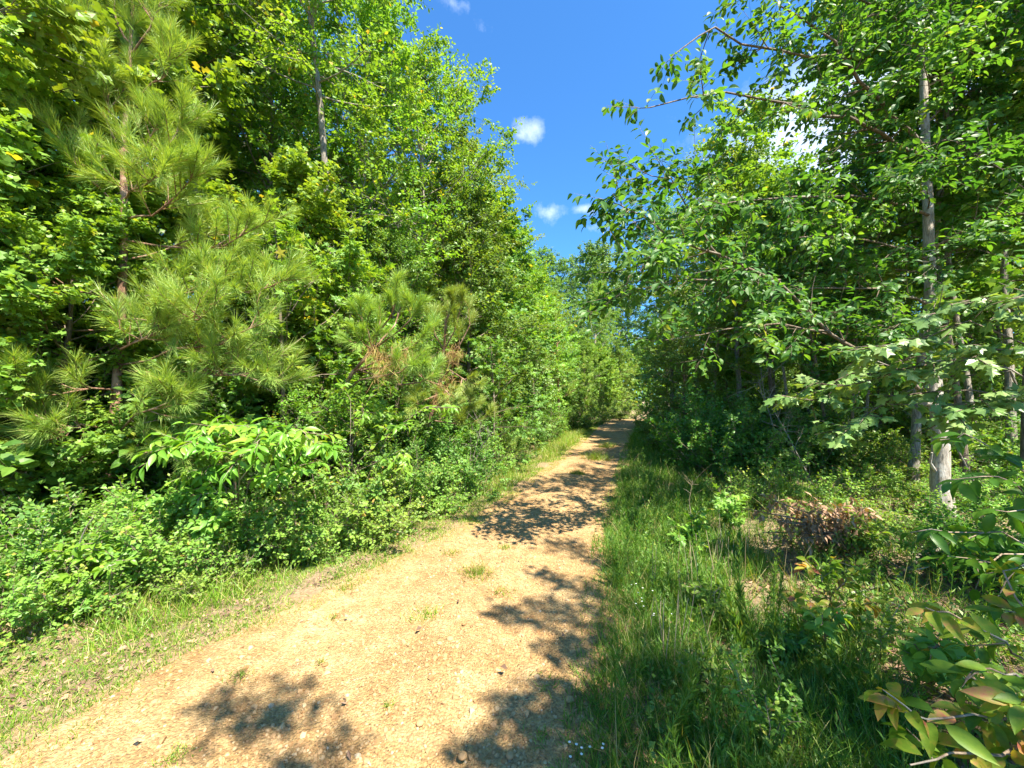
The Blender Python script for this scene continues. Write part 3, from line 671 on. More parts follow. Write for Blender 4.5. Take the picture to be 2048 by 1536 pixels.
# ---- young pines
def pine_tall():
    rs = np.random.RandomState(201); tr, cr = MB(), MB(); dist = 4.6
    bx, by = X(216, dist), dist; base = A_([bx, by, float(gz(bx, by))])
    pp = [(216, 1075), (220, 1000), (228, 860), (234, 780), (243, 620), (247, 500), (248, 400), (247, 300), (255, 180), (262, 90), (266, 0), (268, -70)]
    p = A_([P(a, b, dist) for a, b in pp])-base; p[0, 2] = -.1
    tr.tube(p, np.interp(np.arange(12), [0, 3, 6, 11], [.062, .05, .036, .012]), 9)
    # limbs given as points seen in the photograph with their own distances
    LB = [
     [(245, 600, 4.6), (330, 590, 4.3), (420, 580, 4.1), (500, 590, 4.0), (590, 550, 3.9)],
     [(245, 600, 4.6), (160, 585, 4.4), (80, 565, 4.3), (0, 560, 4.2)],
     [(236, 660, 4.6), (120, 662, 4.5), (60, 660, 4.4), (-30, 665, 4.3)],
     [(238, 730, 4.6), (350, 700, 4.2), (440, 690, 4.0), (540, 640, 3.8)],
     [(238, 740, 4.6), (380, 745, 4.2), (480, 752, 4.0), (560, 765, 3.9)],
     [(232, 780, 4.6), (180, 780, 4.2), (100, 790, 4.0), (40, 760, 3.8)],
     [(230, 860, 4.6), (160, 850, 4.1), (130, 870, 3.9), (50, 890, 3.7)],
     [(230, 870, 4.6), (270, 830, 4.1), (330, 810, 3.9), (350, 800, 3.8)],
     [(228, 900, 4.6), (300, 905, 4.2), (360, 915, 4.0), (400, 925, 3.9)],
     [(225, 930, 4.6), (160, 860, 4.2), (120, 850, 4.0), (60, 830, 3.9)],
     [(247, 440, 4.6), (300, 430, 4.3), (360, 390, 4.2), (395, 350, 4.1)],
     [(247, 430, 4.6), (200, 380, 4.4), (170, 340, 4.3), (110, 250, 4.3)],
     [(247, 350, 4.6), (270, 335, 4.5), (300, 280, 4.4), (320, 240, 4.3)],
     [(247, 320, 4.6), (220, 250, 4.5), (210, 190, 4.4), (180, 130, 4.4)],
     [(250, 300, 4.6), (320, 350, 4.4), (345, 290, 4.3), (370, 240, 4.3)],
     [(255, 210, 4.6), (200, 140, 4.5), (175, 60, 4.5), (172, 20, 4.5)],
     [(256, 200, 4.6), (310, 165, 4.5), (335, 150, 4.4), (350, 110, 4.4)],
     [(262, 110, 4.6), (300, 60, 4.5), (315, 20, 4.5), (320, -30, 4.5)],
     [(264, 90, 4.6), (235, 50, 4.5), (228, 0, 4.5), (222, -40, 4.5)],
     [(247, 480, 4.6), (380, 500, 4.6), (450, 490, 4.5), (540, 440, 4.4)],
     [(247, 520, 4.6), (330, 500, 4.9), (420, 470, 5.0), (500, 470, 5.0)],
     [(247, 400, 4.6), (260, 380, 4.2), (300, 360, 4.0), (330, 330, 3.9)],
     [(240, 640, 4.6), (300, 640, 4.1), (390, 640, 3.8), (440, 600, 3.6)],
     [(236, 700, 4.6), (260, 690, 4.0), (300, 670, 3.8), (340, 650, 3.7)],
    ]
    for L in LB:
        q = A_([P(*a) for a in L])-base
        qq = np.concatenate([q[i:i+1]*(1-t)+q[i+1:i+2]*t for i in range(len(q)-1) for t in (0, .5)]+[q[-1:]]); qq[1:-1] += rs.normal(0, .012, (len(qq)-2, 3))
        ln = np.linalg.norm(q[-1]-q[0])
        pine_branch(tr, cr, rs, qq, .013, int(7+ln*6), 125, L=.175, w=.0036, shoot=.38)
    for t in np.linspace(.72, .99, 5):
        s, d = along(p, A_([t]))
        for j in range(3):
            a = rs.uniform(0, 6.28); dd = nrm(A_([math.cos(a), math.sin(a), 1.1]))
            sp = bez(s[0], dd, rs.uniform(.25, .5)*(1.3-t), rs, .5, 4, .04); tr.tube(sp, [.008, .007, .006, .004], 4); needles(cr, rs, sp, 380, .17, .0034)
    needles(cr, rs, p[-5:], 2000, .17, .0034, spread=(.3, .9))
    r = thing('pine_tree', 'tall young pine with long bright needles standing left in front of the thicket', 'pine', tuple(base), group='young pines on the left side')
    obj('trunk', tr.mesh('trunk', M['pinebark'], True), r); obj('crown', cr.mesh('crown', M['needle']), r)
pine_tall()

def pine_from(name_label, base_px, dist, trunk, limbs, nn, dead=None, seed=0, nsub=6, r0=.045, L=.16, shoot=.26):
    rs = np.random.RandomState(seed); tr, cr, dm = MB(), MB(), MB()
    bx = X(base_px, dist); base = A_([bx, dist, float(gz(bx, dist))])
    p = A_([P(*a) for a in trunk])-base; p[0, 2] = -.1
    tr.tube(p, np.linspace(r0, .014, len(p)), 8)
    for Lm in limbs:
        q = A_([P(*a) for a in Lm])-base; pine_branch(tr, cr, rs, q, .014, nsub, nn, L=L, w=.0031+.00014*dist, shoot=shoot)
    needles(cr, rs, p[-3:], nn*3, L, .005, spread=(.3, .9))
    tufts = []
    for (a, b, c, rad) in (dead or []):
        dm = MB(); tufts.append(dm)
        q = P(a, b, c)-base
        n = 230; s = q+rs.normal(0, rad*1.7, (n, 3)); ax = nrm(rs.normal(0, .6, (n, 3))-UP)
        dm.inst(T['needle'], s, ax, rs.normal(0, 1, (n, 3)), rs.uniform(.12, .2, n), .0036, rs.uniform(0, 1, n))
    r = thing('pine_tree', name_label, 'pine', tuple(base), group='young pines on the left side')
    obj('trunk', tr.mesh('trunk', M['pinebark'], True), r); obj('crown', cr.mesh('crown', M['needle']), r)
    for dm in tufts: obj('dead_needle_tuft', dm.mesh('dead_needle_tuft', M['deadneedle']), r)
pine_from('leaning pine with dead brown needles hanging under its crown above the dark thicket', 662, 5.7,
  [(662, 1012, 5.7), (658, 940, 5.7), (664, 860, 5.65), (680, 790, 5.6), (705, 745, 5.5), (745, 700, 5.4), (760, 650, 5.3), (758, 605, 5.25)],
  [[(680, 790, 5.6), (720, 760, 5.2), (800, 745, 4.9), (850, 700, 4.8)], [(705, 745, 5.5), (760, 720, 5.2), (830, 690, 5.0), (870, 650, 5.0)],
   [(745, 700, 5.4), (800, 660, 5.1), (820, 640, 5.0), (830, 620, 5.0)], [(745, 700, 5.4), (735, 660, 5.1), (725, 640, 5.0), (720, 615, 5.0)],
   [(745, 700, 5.4), (790, 650, 5.6), (800, 620, 5.7), (815, 600, 5.7)], [(760, 660, 5.3), (780, 635, 5.1), (790, 610, 5.0), (790, 595, 5.0)],
   [(745, 700, 5.4), (730, 690, 5.1), (722, 680, 5.0), (715, 690, 4.9)], [(720, 740, 5.4), (770, 735, 5.1), (800, 720, 5.0), (830, 740, 4.9)],
   [(720, 740, 5.4), (800, 770, 5.0), (840, 765, 4.9), (870, 750, 4.8)]],
  190, dead=[(752, 708, 5.0, .055), (770, 735, 5.0, .06), (805, 708, 5.0, .05)], seed=211, nsub=4)
pine_from('smaller pine with brown dead needles at its waist, right of the leaning pine', 842, 7.0,
  [(842, 935, 7.0), (846, 900, 7.0), (860, 840, 6.9), (880, 760, 6.8), (888, 700, 6.7), (893, 640, 6.7), (895, 600, 6.7)],
  [[(880, 760, 6.8), (900, 740, 6.4), (930, 760, 6.2), (955, 770, 6.1)], [(885, 720, 6.8), (920, 690, 6.5), (940, 650, 6.4), (935, 600, 6.4)],
   [(888, 700, 6.7), (910, 660, 6.5), (920, 620, 6.5), (925, 590, 6.5)], [(888, 700, 6.7), (870, 670, 6.6), (865, 640, 6.5), (862, 620, 6.5)],
   [(880, 770, 6.8), (850, 760, 6.5), (835, 740, 6.4), (830, 720, 6.3)], [(870, 810, 6.9), (900, 810, 6.5), (930, 820, 6.3), (950, 810, 6.2)],
   [(860, 840, 6.9), (890, 845, 6.5), (930, 850, 6.3), (985, 830, 6.2)], [(880, 770, 6.8), (890, 780, 6.4), (900, 790, 6.2), (910, 800, 6.1)],
   [(875, 790, 6.8), (850, 800, 6.5), (840, 810, 6.4), (825, 800, 6.3)], [(888, 690, 6.7), (890, 650, 6.4), (900, 620, 6.4), (905, 600, 6.3)]],
  190, dead=[(895, 770, 6.2, .08), (885, 800, 6.2, .05), (905, 705, 6.3, .05)], seed=212, nsub=4)
VAR['pinefar'] = pine(213, 7.0, .07, 1.5, cb=.25, whorl=.55, nn=110, w=.007, nsub=4)
VAR['pinesmall'] = pine(214, 3.2, .035, .8, cb=.05, whorl=.35, nn=110, w=.007, nsub=4)
TN['pinefar'] = TN['pinesmall'] = 'pine_tree'
for var, px, d, sc, lab in [('pinefar', 1118, 19.0, 1.0, 'slim tall far pine with thin bare trunk on the left roadside'), ('pinesmall', 1168, 21.5, .95, 'small yellowish pine near the far left road edge'), ('pinesmall', 1000, 9.5, .62, 'low pine beside the grassy left verge right of the smaller pine'), ('pinefar', 880, 9.2, .62, 'dark pine tip standing behind the smaller pine'), ('pinesmall', 1205, 27, .8, 'tiny far pine with rusty lower branches beside the road bend')]:
    place(var, X(px, d), d, lab, 'young pines on the left side', sc)

# ---- left thicket: saplings and shrubs
LS = [
 ('sapling2', 20, 3.9, 'yellow-green sapling cut by the left picture edge', .8, 'bright'),
 ('sapling', 560, 5.6, 'star-leaved sapling lit bright right of the tall pine trunk', 1.25, 'star'),
 ('sapling', 655, 6.4, 'star-leaved sapling just behind the leaning pine trunk', 1.25, None),
 ('sapling2', 590, 5.4, 'glossy sapling low between the tall and leaning pines', .55, 'lance'),
 ('sapling2', 700, 5.2, 'low yellow-green sapling right of the leaning pine trunk', .58, 'lance'),
 ('sapling', 985, 9.0, 'dark sumac-like sapling standing in the dark gap', .95, 'mid'),
 ('sapling2', 1070, 14, 'sapling with drooping pale foliage left of the slim far pine', 1.1, 'pale'),
 ('sapling2', 1105, 15.5, 'yellow sapling beside the far left verge', .7, 'lance'),
 ('sapling', 1160, 21, 'dark rounded sapling overhanging the left road edge', .7, 'dark'),
 ('sapling', 320, 5.6, 'shaded sapling in the dark gap behind the tall pine', .9, 'dark'),
 ('sapling', 130, 5.4, 'star-leaved sapling at the left behind the pine limbs', 1.2, 'star'),
]
for var, px, d, lab, sc, cm in LS: place(var, X(px, d), d, lab, 'saplings in the left thicket', sc, crown=cm)
SB = [
 (30, 2.84, 'shrub2', .55, 'bright low shrub at the bottom of the left picture edge'), (110, 3.35, 'shrub', .6, 'green shrub at the foot of the thicket left of the tall pine'),
 (190, 3.61, 'shrub4', .8, 'yellowish little shrub directly below the tall pine trunk'), (300, 3.70, 'shrub2', .75, 'bright shrub just right of the tall pine base'),
 (395, 3.78, 'shrub2', .6, 'bright shrub beneath the lowest right pine limb'), (480, 3.96, 'shrub', .52, 'green rounded shrub midway between the two pine trunks'),
 (560, 4.21, 'shrub2', .58, 'bright shrub left of the leaning pine base'), (640, 4.47, 'shrub4', 1.0, 'small-leaved shrub covering the leaning pine base'),
 (730, 4.73, 'shrub2', .8, 'yellow-green shrub right of the leaning pine base'), (790, 5.25, 'shrub', .8, 'green shrub below the hanging dead needles'),
 (850, 5.76, 'shrub2', .7, 'bright shrub before the smaller pine base'), (905, 6.54, 'shrub', .75, 'green shrub right of the smaller pine base'),
 (960, 8.74, 'shrub2', .8, 'bright shrub by the dry grass of the left verge'), (1010, 10.64, 'shrub', .85, 'green shrub behind the dry tan stalks'),
 (1050, 12.54, 'shrub3', .7, 'dark shrub beneath the drooping pale sapling'), (1095, 15.67, 'shrub2', .8, 'yellow-green shrub below the slim far pine'),
 (1140, 19.47, 'shrub3', .8, 'dark shrub bulging over the far left verge'), (1185, 24.22, 'shrub2', .9, 'bright shrub beside the far road bend'),
 (1225, 29.45, 'shrub', 1.2, 'green shrub at the outer side of the road bend'), (1255, 32.30, 'shrub2', 1.3, 'bright shrub straight behind the road end'),
]
for px, d, var, sc, lab in [(0, 2.9, 'shrub4', .55, 'tiny leafy shrub at the lowest left corner of the thicket'), (245, 3.15, 'shrub4', .6, 'ankle-high shrub right of the bright yellow-green seedling'), (420, 3.5, 'shrub4', .5, 'small round shrub edging the left verge below the lance-leaved sapling'), (670, 4.2, 'shrub2', .45, 'ankle-high bright shrub right of the leaning pine base'), (745, 4.6, 'shrub4', .75, 'small shrub spilling onto the verge below the dead needles'), (880, 6.1, 'shrub4', .9, 'low bushy shrub at the verge before the leafless grey shrub')]:
    place(var, X(px, d), d, lab, 'low shrubs at the front of the left thicket', sc)
for px, d, var, sc, lab in SB: place(var, X(px, d), d, lab, 'shrubs along the left verge', sc)
for px, d in [(60, 4.9), (170, 5.3), (260, 5.2), (360, 5.4), (450, 5.7), (540, 6.2), (620, 6.4), (720, 6.8), (800, 7.6), (880, 8.6), (940, 10.5), (1000, 12.6), (1030, 14.6), (1060, 17.5)]:
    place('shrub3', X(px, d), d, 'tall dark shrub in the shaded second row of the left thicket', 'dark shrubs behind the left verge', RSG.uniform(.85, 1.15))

def snag(seed, H):
    rs = np.random.RandomState(seed); tr, br = MB(), MB()
    p = bez((0, 0, -.1), nrm(A_([rs.normal(0, .2), rs.normal(0, .2), 1.])), H, rs, 0, 9, .06); tr.tube(p, np.linspace(.014, .004, 9), 5)
    for i in range(16):
        s0, d0 = along(p, A_([rs.uniform(.15, 1)])); q = bez(s0[0], nrm(d0[0]*.5+nrm(rs.normal(0, 1, 3))), rs.uniform(.25, .7), rs, .1, 5, .14); br.tube(q, np.linspace(.006, .002, 5), 4, cap=False)
        n = 9; a, d = along(q, rs.uniform(.2, 1, n)); add_twigs(br, a, a+nrm(d*.7+nrm(rs.normal(0, 1, (n, 3))))*rs.uniform(.08, .3, (n, 1)), .0017)
    return tr.mesh('trunk', M['bark'], True), br.mesh('branch', M['bark'], True)
SN = [snag(671, 2.4), snag(672, 1.8)]
for px, d, k, sc, lab in [(180, 4.9, 0, .7, 'leafless grey shrub tangled at the foot of the tall pine'), (330, 4.9, 1, .7, 'bare dead twigs behind the glossy low sapling'), (770, 6.0, 0, .7, 'bare twiggy dead shrub below the hanging dead needles'), (930, 7.8, 1, .75, 'leafless grey shrub beside the grassy left verge'), (1000, 10.5, 0, .8, 'bare branches poking up from the dark gap right of the pines'), (560, 6.8, 0, 1.3, 'tall bare dead sapling between the tall and leaning pines'),
                    (1630, 6.2, 0, .9, 'bare crooked sapling near the brown bough pile'), (1580, 7.4, 1, 1.2, 'bare twiggy shrub in the dark right woods'), (1760, 7.8, 0, 1.1, 'leafless sapling between the two grey trunks'), (1960, 5.8, 1, 1.2, 'bare twigs right of the nearest grey trunk')]:
    x = X(px, d); r = thing('bare_shrub', lab, 'bare shrub', (x, d, float(gz(x, d))), px*.1, 'leafless shrubs in the thickets', sc)
    obj('trunk', SN[k][0], r); obj('branch', SN[k][1], r)

# ---- sprays of big leaves (custom saplings)
def spray_plant(name, label, cat, base, stems, leaf, ls, wr, lmat, nl, seed, group=None, twigs=0, droop=.25, wmat='twig', r0=.006, twL=.15, rr=(0, 1), fwd=.55, sr=.5, upright=0, lname='foliage', jit=.22, tjit=.35):
    rs = np.random.RandomState(seed); tr, cr = MB(), MB(); base = A_(base, float) if not isinstance(base, np.ndarray) else base
    for si, st in enumerate(stems):
        q = A_(st)-base; 
        k = len(q); qq = np.concatenate([q[i:i+1]*(1-t)+q[i+1:i+2]*t for i in range(k-1) for t in (0, .5)]+[q[-1:]]); qq[1:-1] += rs.normal(0, .008, (len(qq)-2, 3))
        tr.tube(qq, np.linspace(r0, r0*.35, len(qq)), 5, cap=False)
        seg = np.diff(qq, axis=0); n = len(seg); i0 = int(n*(1-sr))
        s = qq[i0:-1]; d = nrm(seg[i0:]); L = np.linalg.norm(seg[i0:], axis=1)
        c = np.clip(rs.uniform(rr[0], rr[1], len(s)), 0, 1)
        leaves_on(cr, rs, s, d, L, max(2, nl), T[leaf], ls, wr, droop, jit=jit, clump=c, fwd=fwd, upright=upright, tjit=tjit)
        for j in range(twigs):
            t = rs.uniform(1-sr, .98); a, dd = along(qq, A_([t])); rv = nrm(rs.normal(0, 1, 3)*A_([1, 1, .4])); d2 = nrm(dd[0]*.6+rv)
            L2 = twL*rs.uniform(.6, 1.3); q2 = bez(a[0], d2, L2, rs, -.1, 4, .08); tr.tube(q2, [r0*.5, r0*.45, r0*.4, .001], 4, cap=False)
            s2 = q2[:-1]; d3 = nrm(np.diff(q2, axis=0))
            leaves_on(cr, rs, s2, d3, np.full(3, L2/3), 3, T[leaf], ls*.92, wr, droop, jit=jit, clump=np.full(3, np.clip(rs.uniform(*rr), 0, 1)), fwd=fwd, upright=upright, tjit=tjit)
    r = thing(name, label, cat, tuple(base), group=group)
    obj('stem', tr.mesh('stem', M[wmat], True), r); obj(lname, cr.mesh(lname, M[lmat], leaf == 'lance'), r)
    return r
def gb(px, py):
    x, y = GP(px, py); return A_([x, y, float(gz(x, y))])
def stemsP(base, *lists): return [[base]+[P(*a) for a in l] for l in lists]

b = gb(470, 1085)
spray_plant('sapling', 'yellow-green sapling with long lance leaves below the pine limbs', 'sapling', b,
  stemsP(b, [(450, 980, 4.2), (400, 900, 4.0), (330, 870, 3.9)], [(470, 960, 4.2), (480, 880, 4.0), (450, 855, 3.9), (400, 862, 3.8)], [(500, 960, 4.2), (560, 890, 4.1), (610, 870, 4.0), (650, 905, 3.9)],
         [(500, 960, 4.2), (520, 870, 4.1), (560, 850, 4.0)], [(450, 980, 4.2), (420, 930, 3.9), (370, 960, 3.8)], [(480, 1000, 4.2), (500, 960, 3.9), (560, 950, 3.8), (600, 930, 3.8)], [(470, 960, 4.0), (430, 860, 3.7), (500, 850, 3.6)], [(470, 960, 3.9), (420, 900, 3.5), (380, 880, 3.4), (340, 900, 3.4)], [(480, 960, 3.9), (540, 890, 3.5), (600, 860, 3.4), (640, 890, 3.4)], [(480, 960, 3.8), (480, 910, 3.4), (520, 880, 3.3)]),
  'lance', .13, .36, 'lance', 5, 301, twigs=10, droop=.3, twL=.22)
b = gb(330, 1120)
spray_plant('sapling', 'small glossy broadleaf sapling lighting up low between pine and road', 'sapling', b,
  stemsP(b, [(330, 1060, 3.9), (300, 1010, 3.8), (270, 1000, 3.7)], [(345, 1040, 3.9), (350, 1000, 3.8), (400, 975, 3.7)], [(350, 1070, 3.8), (400, 1040, 3.7), (440, 1040, 3.6)], [(320, 1050, 3.9), (320, 1040, 3.7), (300, 1030, 3.6)], [(345, 1040, 3.9), (380, 990, 3.8), (460, 985, 3.7)]),
  'lance', .10, .5, 'bright', 5, 302, twigs=6, droop=.2, twL=.15)
b = gb(170, 1200)
spray_plant('sapling', 'bright yellow-green seedling with broad leaves beside the bare grey stick', 'sapling', b,
  stemsP(b, [(170, 1150, 3.2), (150, 1110, 3.1), (120, 1100, 3.0)], [(180, 1140, 3.2), (190, 1095, 3.1), (200, 1070, 3.1)], [(180, 1160, 3.2), (220, 1120, 3.1), (260, 1120, 3.0)], [(170, 1150, 3.2), (140, 1150, 3.0), (110, 1160, 2.9)]),
  'lance', .085, .5, 'lance', 5, 303, twigs=4, droop=.1, twL=.1)
b = gb(690, 1040)
spray_plant('sapling', 'slender sapling with pale yellow leaf tips in front of the second pine', 'sapling', b,
  stemsP(b, [(700, 900, 5.0), (700, 800, 4.9), (680, 765, 4.8)], [(700, 900, 5.0), (720, 830, 4.9), (745, 785, 4.8)], [(720, 920, 4.9), (780, 860, 4.8), (800, 850, 4.7)], [(720, 940, 4.9), (800, 900, 4.8), (820, 930, 4.7)], [(780, 860, 4.8), (850, 815, 4.7), (920, 815, 4.6)]),
  'lance', .10, .4, 'lance', 4, 304, twigs=5, droop=.2, twL=.2)

def bushlet(label, px, py, h, w_, leaf, ls, wr, lmat, n, seed, tw=4, droop=.2):
    rs = np.random.RandomState(seed); b = gb(px, py); st = []
    for i in range(n):
        a = rs.uniform(0, 6.28); r_ = w_*rs.uniform(.3, 1); hh = h*rs.uniform(.6, 1.1)
        e = b+A_([math.cos(a)*r_, math.sin(a)*r_, hh]); st.append([b+A_([rs.normal(0, .03), rs.normal(0, .03), -.02]), b*.55+e*.45+A_([0, 0, hh*.22]), e])
    spray_plant('seedling', label, 'seedling', b, st, leaf, ls, wr, lmat, 4, seed, group='broadleaf seedlings along the road', twigs=tw, droop=droop, twL=.13, sr=.75, r0=.004, rr=(.1, .9))
for a in [('broad-leaved pale green seedling at the far left verge', 55, 1190, .55, .22, 'oval', .075, .6, 'star', 7, 321), ('maple-like seedling with lobed leaves between the bare stick and the tall pine', 290, 1150, .45, .2, 'star', .08, 1., 'star', 6, 322),
          ('long-leaved bright seedling in front of the yellow-green sapling', 420, 1125, .6, .25, 'lance', .10, .42, 'bright', 8, 323), ('glossy dark oval-leaved seedling beneath the yellow-green sapling', 520, 1100, .5, .22, 'oval', .07, .6, 'mid', 7, 324),
          ('yellowish oval-leaved seedling at the leaning pine foot', 620, 1080, .5, .22, 'oval', .06, .65, 'bright', 8, 325), ('lobed-leaved seedling right of the leaning pine foot', 730, 1060, .55, .22, 'star', .075, 1., 'star', 7, 326),
          ('narrow-leaved seedling reaching onto the verge under the dead needles', 800, 1035, .5, .25, 'lance', .08, .4, 'lance', 6, 327), ('round-leaved pale seedling on the verge before the smaller pine', 870, 1010, .6, .25, 'oval', .06, .75, 'pale', 8, 328),
          ('wide lobed-leaved seedling low at the left picture edge', 150, 1235, .22, .16, 'star', .06, 1., 'star', 5, 329),
          ('green seedling in the middle of the right bank', 1420, 1235, .25, .16, 'oval', .05, .6, 'star', 6, 330), ('lobed seedling near the brown bough pile', 1460, 1060, .5, .25, 'star', .09, 1., 'bright', 6, 331), ('long-leaved seedling in front of the nearest grey trunk', 1720, 1120, .35, .22, 'lance', .08, .4, 'bright', 6, 332),
          ('tall lobed seedling among the right bank weeds', 1380, 1110, .45, .18, 'maple', .07, 1., 'star', 6, 333), ('small oval-leaved seedling left of the round-leaved shrub', 1390, 1380, .2, .12, 'oval', .04, .6, 'mid', 6, 334), ('low long-leaved seedling below the peach-tinted sapling', 1560, 1300, .2, .14, 'lance', .06, .42, 'mid', 6, 335)]: bushlet(*a)
# ---- right side: the near grey tree with its long limbs over the road
def near_tree():
    rs = np.random.RandomState(401); tr = MB(); cr = MB()
    bx = X(1892, 5.1); base = A_([bx, 5.1, float(gz(bx, 5.1))])
    tp = [(1894, 1075, 5.1), (1888, 1030, 5.1), (1880, 960, 5.1), (1882, 900, 5.1), (1878, 840, 5.1), (1870, 790, 5.15), (1866, 690, 5.2), (1862, 600, 5.2), (1858, 500, 5.2), (1856, 400, 5.25), (1852, 300, 5.3), (1848, 200, 5.3), (1846, 100, 5.3), (1838, 0, 5.3), (1830, -140, 5.3), (1815, -300, 5.3)]
    p = A_([P(*a) for a in tp])-base; p[0, 2] = -.12
    tr.tube(p, [.190, .120, .098, .088, .082, .077, .068, .062, .058, .054, .049, .044, .038, .032, .024, .012], 14)
    tr.tube(A_([P(1874, 812, 5.12), P(1862, 806, 5.0), P(1848, 806, 4.9)])-base, [.05, .04, .035], 9)      # broken stub
    tr.tube(A_([P(1872, 945, 5.1), P(1860, 925, 5.0), P(1864, 905, 4.95)])-base, [.022, .015, .010], 6)
    limbs = [
     ([(1850, 310, 5.25), (1760, 270, 4.9), (1700, 240, 4.6), (1600, 210, 4.4), (1450, 190, 4.1), (1300, 215, 3.8)], .034),
     ([(1850, 300, 5.25), (1790, 235, 5.0), (1720, 160, 4.7), (1680, 112, 4.6), (1560, 105, 4.3), (1430, 60, 4.0), (1360, 100, 3.8)], .034),
     ([(1680, 112, 4.6), (1640, 60, 4.5), (1560, 10, 4.3), (1480, -40, 4.1)], .02),
     ([(1870, 800, 5.15), (1771, 745, 4.8), (1717, 703, 4.6), (1655, 662, 4.5), (1560, 560, 4.2), (1440, 515, 3.9), (1340, 470, 3.7), (1240, 410, 3.5)], .036),
     ([(1560, 560, 4.2), (1460, 560, 4.0), (1350, 560, 3.8), (1245, 590, 3.6)], .018),
     ([(1440, 515, 3.9), (1400, 450, 3.8), (1340, 360, 3.8), (1280, 340, 3.7)], .015),
     ([(1340, 470, 3.7), (1300, 520, 3.6), (1260, 560, 3.5), (1225, 600, 3.5)], .012),
     ([(1860, 612, 5.2), (1800, 590, 5.0), (1700, 575, 4.8), (1560, 580, 4.5), (1450, 585, 4.3)], .022),
     ([(1655, 662, 4.5), (1560, 650, 4.2), (1450, 660, 4.0), (1330, 680, 3.8)], .016),
     ([(1856, 430, 5.2), (1760, 400, 4.9), (1650, 390, 4.6), (1520, 400, 4.3), (1400, 420, 4.0)], .026),
     ([(1858, 520, 5.2), (1760, 480, 4.9), (1660, 470, 4.6), (1560, 480, 4.4)], .022),
     ([(1848, 200, 5.3), (1930, 140, 5.1), (2000, 90, 4.9), (2080, 40, 4.8)], .026),
     ([(1854, 360, 5.3), (1940, 310, 5.1), (2020, 290, 4.9), (2100, 260, 4.7)], .026),
     ([(1858, 500, 5.2), (1950, 450, 4.9), (2030, 430, 4.7), (2110, 420, 4.5)], .024),
     ([(1844, 80, 5.3), (1780, 30, 4.9), (1700, -20, 4.6), (1600, -60, 4.3)], .026),
     ([(1840, 20, 5.3), (1800, -60, 4.8), (1720, -140, 4.3), (1640, -260, 3.9)], .026),
     ([(1846, 120, 5.3), (1800, 60, 5.5), (1740, 20, 5.6), (1650, 30, 5.6)], .02),
     ([(1838, -20, 5.3), (1900, -60, 5.2), (1980, -90, 5.1), (2060, -60, 5.0)], .02),
     ([(1850, 250, 5.3), (1900, 200, 5.7), (1960, 180, 6.0), (2040, 190, 6.3)], .02),
     ([(1856, 420, 5.25), (1850, 380, 4.8), (1830, 350, 4.4), (1850, 330, 4.1)], .012),
     ([(1850, 240, 5.3), (1860, 190, 4.9), (1850, 130, 4.5), (1880, 90, 4.2)], .012),
     ([(1860, 560, 5.2), (1880, 520, 4.8), (1900, 500, 4.5), (1960, 500, 4.3)], .010),
     ([(1846, 90, 5.3), (1830, 30, 4.9), (1850, -10, 4.5), (1830, -60, 4.2)], .012),
     ([(1864, 660, 5.2), (1830, 640, 4.9), (1800, 650, 4.6), (1780, 670, 4.4)], .010),
     ([(1852, 300, 5.3), (1890, 280, 4.9), (1940, 290, 4.6), (1990, 330, 4.4)], .012),
    ]
    r = thing('hickory_tree', 'nearest grey-barked tree with broken stub, its long limbs reach over the road', 'tree', tuple(base))
    obj('trunk', tr.mesh('trunk', M['palebark'], True), r)
    for L, r0 in limbs:
        q = A_([P(*a) for a in L])-base; k = len(q)
        qq = np.concatenate([q[i:i+1]*(1-t)+q[i+1:i+2]*t for i in range(k-1) for t in (0, .5)]+[q[-1:]]); qq[1:-1] += rs.normal(0, .02, (len(qq)-2, 3))
        lb = MB(); lb.tube(qq, np.linspace(r0*.8, r0*.16, len(qq)), 7, cap=False)
        ln = np.linalg.norm(np.diff(qq, axis=0), axis=1).sum()
        foliate(lb, cr, rs, qq, r0, int(6+ln*5.2), 6, 6, .60, .25, T['oval' if r0 < .021 else 'lance'], .096, .52, tstart=.10, droop=.28, flat=.5, rise=.05, tint=rs.uniform(-.25, .15))
        obj('limb', lb.mesh('limb', M['bark2'], True), r)
    obj('crown', cr.mesh('crown', M['hick']), r)
near_tree()

# pale broad-leaved sapling reaching in from the right edge
b = A_([X(2200, 3.0), 3.0, float(gz(X(2200, 3.0), 3.0))])
spray_plant('poplar_sapling', 'pale broad-leaved sapling reaching in from the right edge before the grey tree', 'sapling', b,
  stemsP(b, [(2170, 800, 3.0), (2100, 660, 3.0), (1990, 600, 3.0), (1900, 610, 3.0), (1850, 640, 3.0)], [(2150, 800, 3.0), (2050, 690, 3.0), (1940, 640, 3.0), (1840, 680, 3.0), (1760, 690, 3.0), (1700, 700, 3.0)],
         [(2150, 820, 3.0), (2020, 740, 3.1), (1900, 720, 3.1), (1800, 740, 3.2), (1690, 770, 3.3), (1600, 760, 3.4)], [(2130, 850, 3.0), (2000, 790, 3.1), (1880, 780, 3.1), (1780, 800, 3.2), (1700, 850, 3.2), (1660, 880, 3.2)],
         [(2170, 780, 3.0), (2120, 600, 2.9), (2050, 590, 2.8), (1980, 640, 2.8)], [(2130, 850, 3.0), (2040, 820, 2.9), (1960, 800, 2.9), (1900, 830, 2.9)], [(2150, 820, 3.0), (2060, 700, 2.8), (1990, 700, 2.8), (1930, 720, 2.8)], [(2020, 740, 3.1), (1850, 760, 3.3), (1740, 720, 3.4), (1640, 800, 3.5), (1560, 790, 3.6)]),
  'maple', .095, 1.0, 'pale', 3, 402, twigs=16, droop=.35, r0=.009, twL=.24, wmat='bark2', sr=.55, lname='crown')
